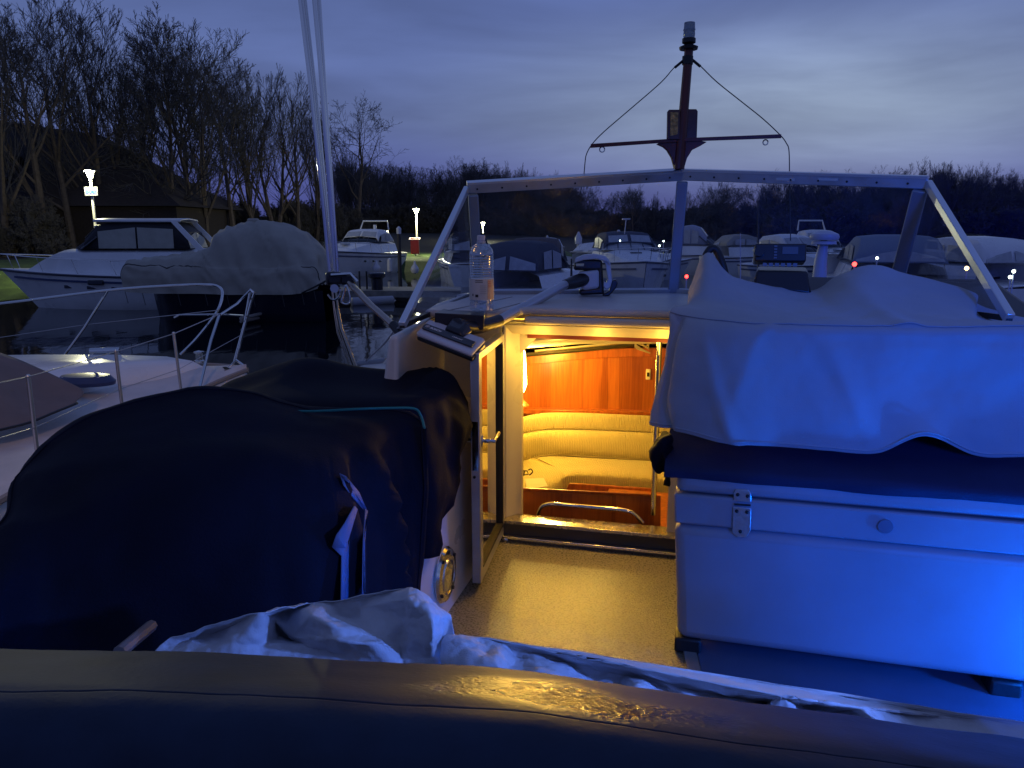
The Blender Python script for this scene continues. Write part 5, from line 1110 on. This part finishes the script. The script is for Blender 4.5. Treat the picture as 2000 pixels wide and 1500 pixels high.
# ---- navy covers on the port side
rows = [
 [P(-60,1160,1.95), P(20,1100,2.15), P(90,960,2.45), P(220,880,2.6), P(400,850,2.65), P(560,860,2.65), P(700,860,2.7), P(800,860,2.7), P(832,870,2.66)],
 [P(-60,1060,1.75), P(12,1010,1.95), P(62,900,2.2), P(180,815,2.32), P(370,768,2.42), P(470,771,2.48), P(600,800,2.55), P(760,799,2.58), P(826,826,2.56)],
 [P(-80,1075,1.66), P(6,1030,1.82), P(68,918,2.08), P(192,832,2.2), P(370,785,2.32), P(490,792,2.38), P(620,820,2.44), P(765,812,2.52), P(832,835,2.52)],
 [P(-90,1110,1.56), P(0,1072,1.68), P(76,965,1.92), P(205,885,2.04), P(380,838,2.12), P(505,836,2.18), P(635,846,2.26), P(768,835,2.46), P(832,850,2.50)],
 [P(-100,1170,1.50), P(-5,1140,1.56), P(90,1060,1.74), P(218,985,1.84), P(388,925,1.92), P(520,905,1.99), P(650,912,2.08), P(766,900,2.38), P(829,945,2.46)],
 [P(-100,1230,1.47), P(-8,1210,1.52), P(95,1160,1.65), P(230,1110,1.73), P(398,1060,1.80), P(530,1045,1.86), P(656,1040,1.96), P(762,1030,2.30), P(823,1040,2.43)],
 [P(-100,1330,1.44), P(-10,1320,1.49), P(95,1290,1.6), P(235,1270,1.67), P(405,1245,1.74), P(540,1225,1.78), P(664,1190,1.88), P(758,1160,2.2), P(815,1150,2.40)],
 [P(-100,1460,1.42), P(-10,1440,1.46), P(95,1420,1.55), P(235,1400,1.6), P(405,1380,1.66), P(540,1350,1.7), P(668,1300,1.8), P(756,1260,2.1), P(810,1240,2.38)],
]
g = patch(rows, 9, 9)
def nv(p, i, j):
    d = .016*ridge(Vector((p.x*.7, p.y*1.6, p.z*.9)), 2.0, 8) + .004*nz3(p, 8, 2) + .0025*ridge(p, 11, 6)
    if i > .50:
        k = min((i-.50)*6, 1); q = i-.5
        def bumpf(c, w_): return math.exp(-((j-c)/w_)**2)
        d += k*.050*bumpf(.765+.03*q, .0075) - k*.040*bumpf(.784+.10*q, .010) + k*.060*bumpf(.808+.24*q, .010) - k*.020*bumpf(.835+.28*q, .012)
        d += k*.018*bumpf(.735, .006) - k*.012*bumpf(.90, .012)
    if j > .86: d += .014*ridge(Vector((p.x*6, p.y*6, p.z*1.1)), 1.5, 1)*min(1, (j-.86)*12)
    return d
g = wrinkle(g, nv); m = MB(); m.grid(g); tag(m.build('navy_cockpit_cover', navy, solid=.004, angle=180), 'big dark navy cover over the left cockpit seat, nearest us', 'cover')
ncov = bpy.data.objects['navy_cockpit_cover']
from mathutils.bvhtree import BVHTree
bvh = BVHTree.FromObject(ncov, bpy.context.evaluated_depsgraph_get())
def OC(px, py, off=.012):
    d = ray(px, py).normalized(); h = bvh.ray_cast(C0, d)
    return (h[0] - d*off) if h[0] else P(px, py, 1.85)
fold = mat('lit_crease_paint', (.11,.13,.24), .6, bump=.1, bscale=120)  # blue light on the cover's crease, painted as a paler cloth colour
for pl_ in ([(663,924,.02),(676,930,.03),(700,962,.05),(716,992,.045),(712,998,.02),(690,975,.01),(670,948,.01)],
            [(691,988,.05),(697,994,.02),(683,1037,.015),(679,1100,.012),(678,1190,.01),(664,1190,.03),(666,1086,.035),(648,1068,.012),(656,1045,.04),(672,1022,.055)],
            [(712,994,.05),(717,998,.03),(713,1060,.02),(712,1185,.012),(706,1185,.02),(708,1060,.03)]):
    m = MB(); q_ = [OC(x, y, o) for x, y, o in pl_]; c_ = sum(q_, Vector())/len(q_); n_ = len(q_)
    m.add(q_+[c_], [(k, (k+1)%n_, n_) for k in range(n_)]); m.build('painted_lit_crease', fold, ncov, solid=.003, angle=30)
m = MB(); m.tube([r_[-3] for r_ in g[9:]], .0035, 6); m.build('seam_piping', navy, ncov, angle=180)
m = MB(); m.tube([v for v in g[14][4:-2]], .003, 6); m.build('hem_seam', navy, ncov, angle=180)
rows = [
 [P(380,800,3.3), P(450,755,3.3), P(540,740,3.3), P(640,735,3.3), P(760,745,3.3), P(850,755,3.25), P(880,760,3.2), P(905,790,3.1)],
 [P(400,775,3.1), P(460,742,3.12), P(540,712,3.15), P(608,700,3.15), P(700,717,3.15), P(800,727,3.1), P(872,733,3.0), P(908,790,2.98)],
 [P(410,785,2.9), P(470,765,2.92), P(545,745,2.92), P(620,742,2.9), P(720,755,2.88), P(800,762,2.86), P(868,765,2.86), P(906,815,2.92)],
 [P(420,800,2.62), P(480,790,2.62), P(550,785,2.62), P(640,790,2.6), P(740,792,2.6), P(800,790,2.62), P(866,812,2.76), P(898,860,2.86)],
 [P(430,860,2.55), P(490,860,2.55), P(560,860,2.55), P(650,860,2.53), P(740,860,2.53), P(820,845,2.58), P(862,870,2.72), P(882,910,2.82)],
 [P(430,960,2.55), P(490,960,2.55), P(560,960,2.55), P(650,960,2.53), P(740,960,2.53), P(826,945,2.56), P(852,950,2.68), P(873,965,2.78)],
 [P(430,1100,2.55), P(490,1100,2.55), P(560,1100,2.55), P(650,1100,2.53), P(740,1100,2.53), P(822,1090,2.54), P(838,1080,2.62), P(846,1040,2.72)],
]
g = patch(rows, 9, 9)
def nv2(p, i, j):
    d = .006*ridge(p, 3, 3)
    if j > .70:
        d += (.036*ridge(Vector((p.x*10+p.z*2.5, p.y*6, p.z*1.6)), .9, 6)+.010*ridge(p, 9, 3))*min(1, (j-.70)*8)
    return d
g = wrinkle(g, nv2); m = MB(); m.grid(g); tag(m.build('navy_locker_cover', navy, solid=.004, angle=180), 'second dark navy cover behind the first, ending in deep folds beside the open door', 'cover')
rope([P(565,803,2.46), P(620,803,2.42), P(700,799,2.40), P(760,797,2.42), P(808,798,2.43), P(822,812,2.42), P(829,836,2.38)], .0045, 'teal green cord lying across the navy covers', mat('teal_cord', (.02,.22,.20), .7, bump=.4, bscale=400), name='teal_cord', cat='cord')
# timber prop peeking under the navy cover
m = MB(); a_, b_ = P(232,1275,1.28), P(296,1222,1.42); m.tube([a_, b_], .012, 8); tag(m.build('boat_hook', mat('worn_wood', (.16,.12,.10), .5)), 'end of a dull metal pole poking out below the navy cover', 'pole')

# ---- crumpled white sheets behind the near beam, creased like real folded cotton
from mathutils.geometry import delaunay_2d_cdt
def creased(name, pts, lines, label, cat, sub=4, amp=.0075, yc=1.30, ks=.35, off={}):
    idx = {}; co = []; Ys = []
    pts = {k: (x, y, yc+(Y-yc)*ks+off.get(k, 0)) for k, (x, y, Y) in pts.items()}
    for k, (x, y, Y) in pts.items(): idx[k] = len(co); co.append(Vector((x, y))); Ys.append(Y)
    ed = []
    for l in lines: l = l.split(); ed += [(idx[a], idx[b]) for a, b in zip(l, l[1:])]
    v2, e2, f2, ov, oe, of = delaunay_2d_cdt(co, ed, [], 0, 1e-4)
    def yof(k):
        if ov[k]: return Ys[ov[k][0]]
        return sum(Ys[q]/((v2[k]-co[q]).length+1) for q in range(len(co)))/sum(1/((v2[k]-co[q]).length+1) for q in range(len(co)))
    V3 = [P(v.x, v.y, yof(k)) for k, v in enumerate(v2)]
    me = bpy.data.meshes.new(name); me.from_pydata([tuple(v) for v in V3], [], [tuple(f) for f in f2 if abs(sum((v2[f[q]].x*v2[f[(q+1)%3]].y-v2[f[(q+1)%3]].x*v2[f[q]].y) for q in range(3))) > 1])
    bm = bmesh.new(); bm.from_mesh(me); bmesh.ops.recalc_face_normals(bm, faces=bm.faces)
    bm.edges.ensure_lookup_table(); bm.verts.ensure_lookup_table(); cl = bm.edges.layers.float.new('crease_edge')
    con = set()
    for n_, e_ in enumerate(e2):
        if oe[n_]: con.add(tuple(sorted(e_)))
    for e_ in bm.edges:
        k = tuple(sorted((e_.verts[0].index, e_.verts[1].index)))
        e_[cl] = .85 if k in con else .15
        if e_.is_boundary: e_[cl] = 1
    bm.to_mesh(me); bm.free(); me.polygons.foreach_set('use_smooth', [True]*len(me.polygons)); me.materials.append(mat('white_cotton', (.52,.51,.54), .8, bump=.12, bscale=260, var=.06, vscale=5))
    o = bpy.data.objects.new(name, me); S.collection.objects.link(o)
    mo = o.modifiers.new('u', 'SUBSURF'); mo.levels = sub; mo.render_levels = sub
    tx = bpy.data.textures.new(name+'_wrinkle', 'CLOUDS'); tx.noise_scale = .035; tx.noise_depth = 3
    mo = o.modifiers.new('d', 'DISPLACE'); mo.texture = tx; mo.strength = amp*2; mo.texture_coords = 'GLOBAL'
    mo = o.modifiers.new('s', 'SOLIDIFY'); mo.thickness = .0015
    return tag(o, label, cat)
creased('crumpled_white_sheet', dict(
 a=(296,1272,1.30), b=(335,1243,1.34), c=(352,1262,1.33), e=(425,1234,1.42), f=(510,1195,1.40), i=(528,1204,1.50), i2=(560,1188,1.56), j=(612,1178,1.60), k=(640,1175,1.62), l=(700,1171,1.60),
 m=(760,1156,1.56), n=(802,1147,1.50), o=(838,1170,1.46), p=(881,1205,1.36), q=(866,1243,1.36), q2=(850,1262,1.34),
 g=(548,1240,1.46), g2=(567,1246,1.46), h=(600,1262,1.36), s=(606,1199,1.44), t=(568,1245,1.40), v=(640,1222,1.32), u=(741,1241,1.34), u2=(741,1263,1.26), v2=(650,1248,1.27), x=(600,1240,1.33),
 y=(668,1279,1.24), w=(700,1186,1.46), w2=(795,1170,1.38), w3=(790,1210,1.29), w4=(783,1262,1.24), r=(846,1200,1.30), r2=(846,1250,1.22), r3=(844,1282,1.22), z=(690,1210,1.42),
 e2=(445,1262,1.24), e3=(372,1268,1.26), f2=(520,1256,1.24), m2=(820,1160,1.42), n2=(815,1185,1.34),
 A=(290,1330,1.14), B=(400,1335,1.14), C=(520,1340,1.13), D=(640,1350,1.13), E=(740,1355,1.13), F=(800,1360,1.13), G=(860,1365,1.14), H=(905,1350,1.2), c1=(352,1290,1.18), c2=(470,1296,1.17), c3=(600,1302,1.18), c4=(700,1300,1.17), c5=(785,1312,1.16), c6=(850,1318,1.18)),
 ['a b c e f i i2 j k l m n m2 o p q q2 r3', 'f g g2 t', 'i g2', 's t v2 u2 u v s', 's z w', 'v2 x', 'h y v2', 'f2 h', 'w w2', 'n w2 w3 w4 c5', 'n m2 r r2 r3', 'n2 w2', 'c e3', 'e e2', 'e2 f2 g', 'l w', 'r3 c6', 'y c4'],
 'crumpled white sheet heaped behind the wet black beam', 'sheet', off=dict(i2=.05,g=.05,g2=.06,s=-.04,v=-.06,u=-.02,w=.04,z=.06,n2=-.05,r=-.05,w3=.03,f=-.05,t=.01,v2=-.05,u2=-.05,w2=-.02,x=.03,r2=-.05,q=.02,p=.03,e2=-.02,f2=.02,c5=.02,w4=.03))
creased('trailing_white_sheet', dict(
 a=(862,1248,1.44), b=(872,1243,1.48), c=(935,1243,1.50), d=(985,1255,1.50), e=(1040,1272,1.50), f=(1115,1298,1.50), g=(1180,1324,1.44), g2=(1215,1327,1.42), h=(1225,1322,1.44), i=(1270,1326,1.42), i2=(1312,1338,1.38), j=(1347,1362,1.28), k=(1360,1352,1.36), l=(1430,1360,1.34), m=(1496,1372,1.32),
 n=(1525,1359,1.26), n2=(1550,1368,1.26), o=(1556,1374,1.32), p=(1660,1384,1.30), q=(1680,1383,1.24), q2=(1700,1384,1.25), r=(1745,1392,1.28), t=(1870,1404,1.26), u=(2100,1425,1.2),
 c1=(905,1262,1.40), c2=(950,1268,1.32), c3=(968,1296,1.26), c4=(986,1318,1.18), d1=(1005,1290,1.36), e1=(1060,1318,1.28), e2=(1100,1340,1.16), f1=(1140,1330,1.30), f2=(1170,1352,1.20),
 h1=(1240,1336,1.32), h2=(1268,1352,1.22), i1=(1300,1350,1.28), l1=(1420,1372,1.22), l2=(1470,1388,1.2), m1=(1495,1392,1.15), o1=(1554,1400,1.15), p1=(1620,1400,1.2), q1=(1776,1430,1.10), q3=(1730,1425,1.12), s1=(1850,1425,1.16),
 A=(850,1380,1.12), B=(960,1390,1.12), C=(1080,1400,1.12), D=(1200,1410,1.11), E=(1340,1425,1.1), F=(1480,1445,1.08), G=(1600,1460,1.06), H=(1760,1485,1.03), I=(1900,1505,1.0), J=(2100,1530,.98)),
 ['a b c d e f g g2 h i i2 j', 'j k l m n n2 o p q q2 r t u', 'b c1 c2 c3 c4', 'd d1 e1 e2', 'g f1 f2', 'h h1 h2', 'i i1 j', 'm m1', 'n m1', 'n n2 o1', 'q q3', 'q2 q1 q3', 'k l1 l2', 'p p1'],
 'twisted white sheet trailing to the right along the wet black beam', 'sheet', yc=1.22, ks=.35, off=dict(c1=-.03,c2=.04,c3=-.05,d1=.05,e1=-.05,f1=.05,h1=-.04,i1=.04,n=-.05,n2=-.03,m=.04,m1=.02,o=.04,q=-.04,q2=-.03,q3=-.04,l1=.03,l2=-.03,p1=.04,j=-.03))

# ---- wet black padded beam in the near foreground
wet = mat('wet_black_vinyl', (.016,.027,.056), .42, spec=.6, rvar=.16, vscale=9, var=.3)
t = wet.node_tree; b = t.nodes['Principled BSDF']
tcn = t.nodes.new('ShaderNodeTexCoord'); vo = t.nodes.new('ShaderNodeTexVoronoi'); vo.inputs['Scale'].default_value = 85; vo.feature = 'SMOOTH_F1'
nn1 = t.nodes.new('ShaderNodeTexNoise'); nn1.inputs['Scale'].default_value = 55; nn1.inputs['Detail'].default_value = 5; nn1.inputs['Distortion'].default_value = 1.2
t.links.new(tcn.outputs['Object'], vo.inputs[0]); t.links.new(tcn.outputs['Object'], nn1.inputs[0])
mrr = t.nodes.new('ShaderNodeMapRange'); t.links.new(vo.outputs['Distance'], mrr.inputs[0]); mrr.inputs[1].default_value = .1; mrr.inputs[2].default_value = .35; mrr.inputs[3].default_value = .35; mrr.inputs[4].default_value = 0
addn = t.nodes.new('ShaderNodeMath'); addn.operation = 'ADD'; t.links.new(mrr.outputs[0], addn.inputs[0]); t.links.new(nn1.outputs['Fac'], addn.inputs[1])
bn = t.nodes.new('ShaderNodeBump'); bn.inputs['Distance'].default_value = .004; t.links.new(addn.outputs[0], bn.inputs['Height']); t.links.new(bn.outputs[0], b.inputs['Normal'])
vsub = t.nodes.new('ShaderNodeVectorMath'); vsub.operation = 'SUBTRACT'; t.links.new(tcn.outputs['Object'], vsub.inputs[0]); vsub.inputs[1].default_value = tuple(P(1130, 1372, .86))
vsc = t.nodes.new('ShaderNodeVectorMath'); vsc.operation = 'MULTIPLY'; t.links.new(vsub.outputs[0], vsc.inputs[0]); vsc.inputs[1].default_value = (1, 2.2, 2.2)
nn2 = t.nodes.new('ShaderNodeTexNoise'); nn2.inputs['Scale'].default_value = 9; nn2.inputs['Detail'].default_value = 4; t.links.new(tcn.outputs['Object'], nn2.inputs[0])
vln = t.nodes.new('ShaderNodeVectorMath'); vln.operation = 'LENGTH'; t.links.new(vsc.outputs[0], vln.inputs[0])
sm_ = t.nodes.new('ShaderNodeMath'); sm_.operation = 'MULTIPLY_ADD'; sm_.inputs[1].default_value = .35; t.links.new(nn2.outputs['Fac'], sm_.inputs[0]); t.links.new(vln.outputs['Value'], sm_.inputs[2])
msk = t.nodes.new('ShaderNodeMapRange'); msk.interpolation_type = 'SMOOTHSTEP'; t.links.new(sm_.outputs[0], msk.inputs[0]); msk.inputs[1].default_value = .24; msk.inputs[2].default_value = .42; msk.inputs[3].default_value = 1; msk.inputs[4].default_value = 0
bs = t.nodes.new('ShaderNodeMapRange'); t.links.new(msk.outputs[0], bs.inputs[0]); bs.inputs[3].default_value = .10; bs.inputs[4].default_value = 1.0; t.links.new(bs.outputs[0], bn.inputs['Strength'])
rs_ = t.nodes.new('ShaderNodeMapRange'); t.links.new(msk.outputs[0], rs_.inputs[0]); rs_.inputs[3].default_value = .56; rs_.inputs[4].default_value = .17; t.links.new(rs_.outputs[0], b.inputs['Roughness'])
ss_ = t.nodes.new('ShaderNodeMapRange'); t.links.new(msk.outputs[0], ss_.inputs[0]); ss_.inputs[3].default_value = .22; ss_.inputs[4].default_value = .8; t.links.new(ss_.outputs[0], b.inputs['Specular IOR Level'])
edge = [(-150,1262),(0,1268),(250,1271),(500,1280),(750,1293),(1000,1310),(1200,1335),(1400,1364),(1600,1390),(1800,1418),(2000,1445),(2150,1468)]
rows = []
for dy, dY in ((80,.06),(20,.02),(4,.005),(0,-.004),(14,-.05),(36,-.12),(60,-.19),(76,-.217),(80,-.222),(84,-.228),(100,-.247),(125,-.268),(160,-.288),(210,-.305),(300,-.32),(450,-.32)):
    rows.append([P(x, y+dy*(1 if dY <= 0 else 1.0), 1.02-.00002*x+dY+(.0 if dY <= 0 else .0)) for x, y in edge])
g = patch(rows, 8, 4)
g = wrinkle(g, lambda p,i,j: .003*nz3(p,6)+.0012*nz3(p,22)-.0035*math.exp(-((i-8/15-.02*math.sin(j*5))/.012)**2)); m = MB(); m.grid(g)
tag(m.build('wet_padded_beam', wet, angle=180), 'wet black padded beam crossing the whole bottom of the photo', 'beam')
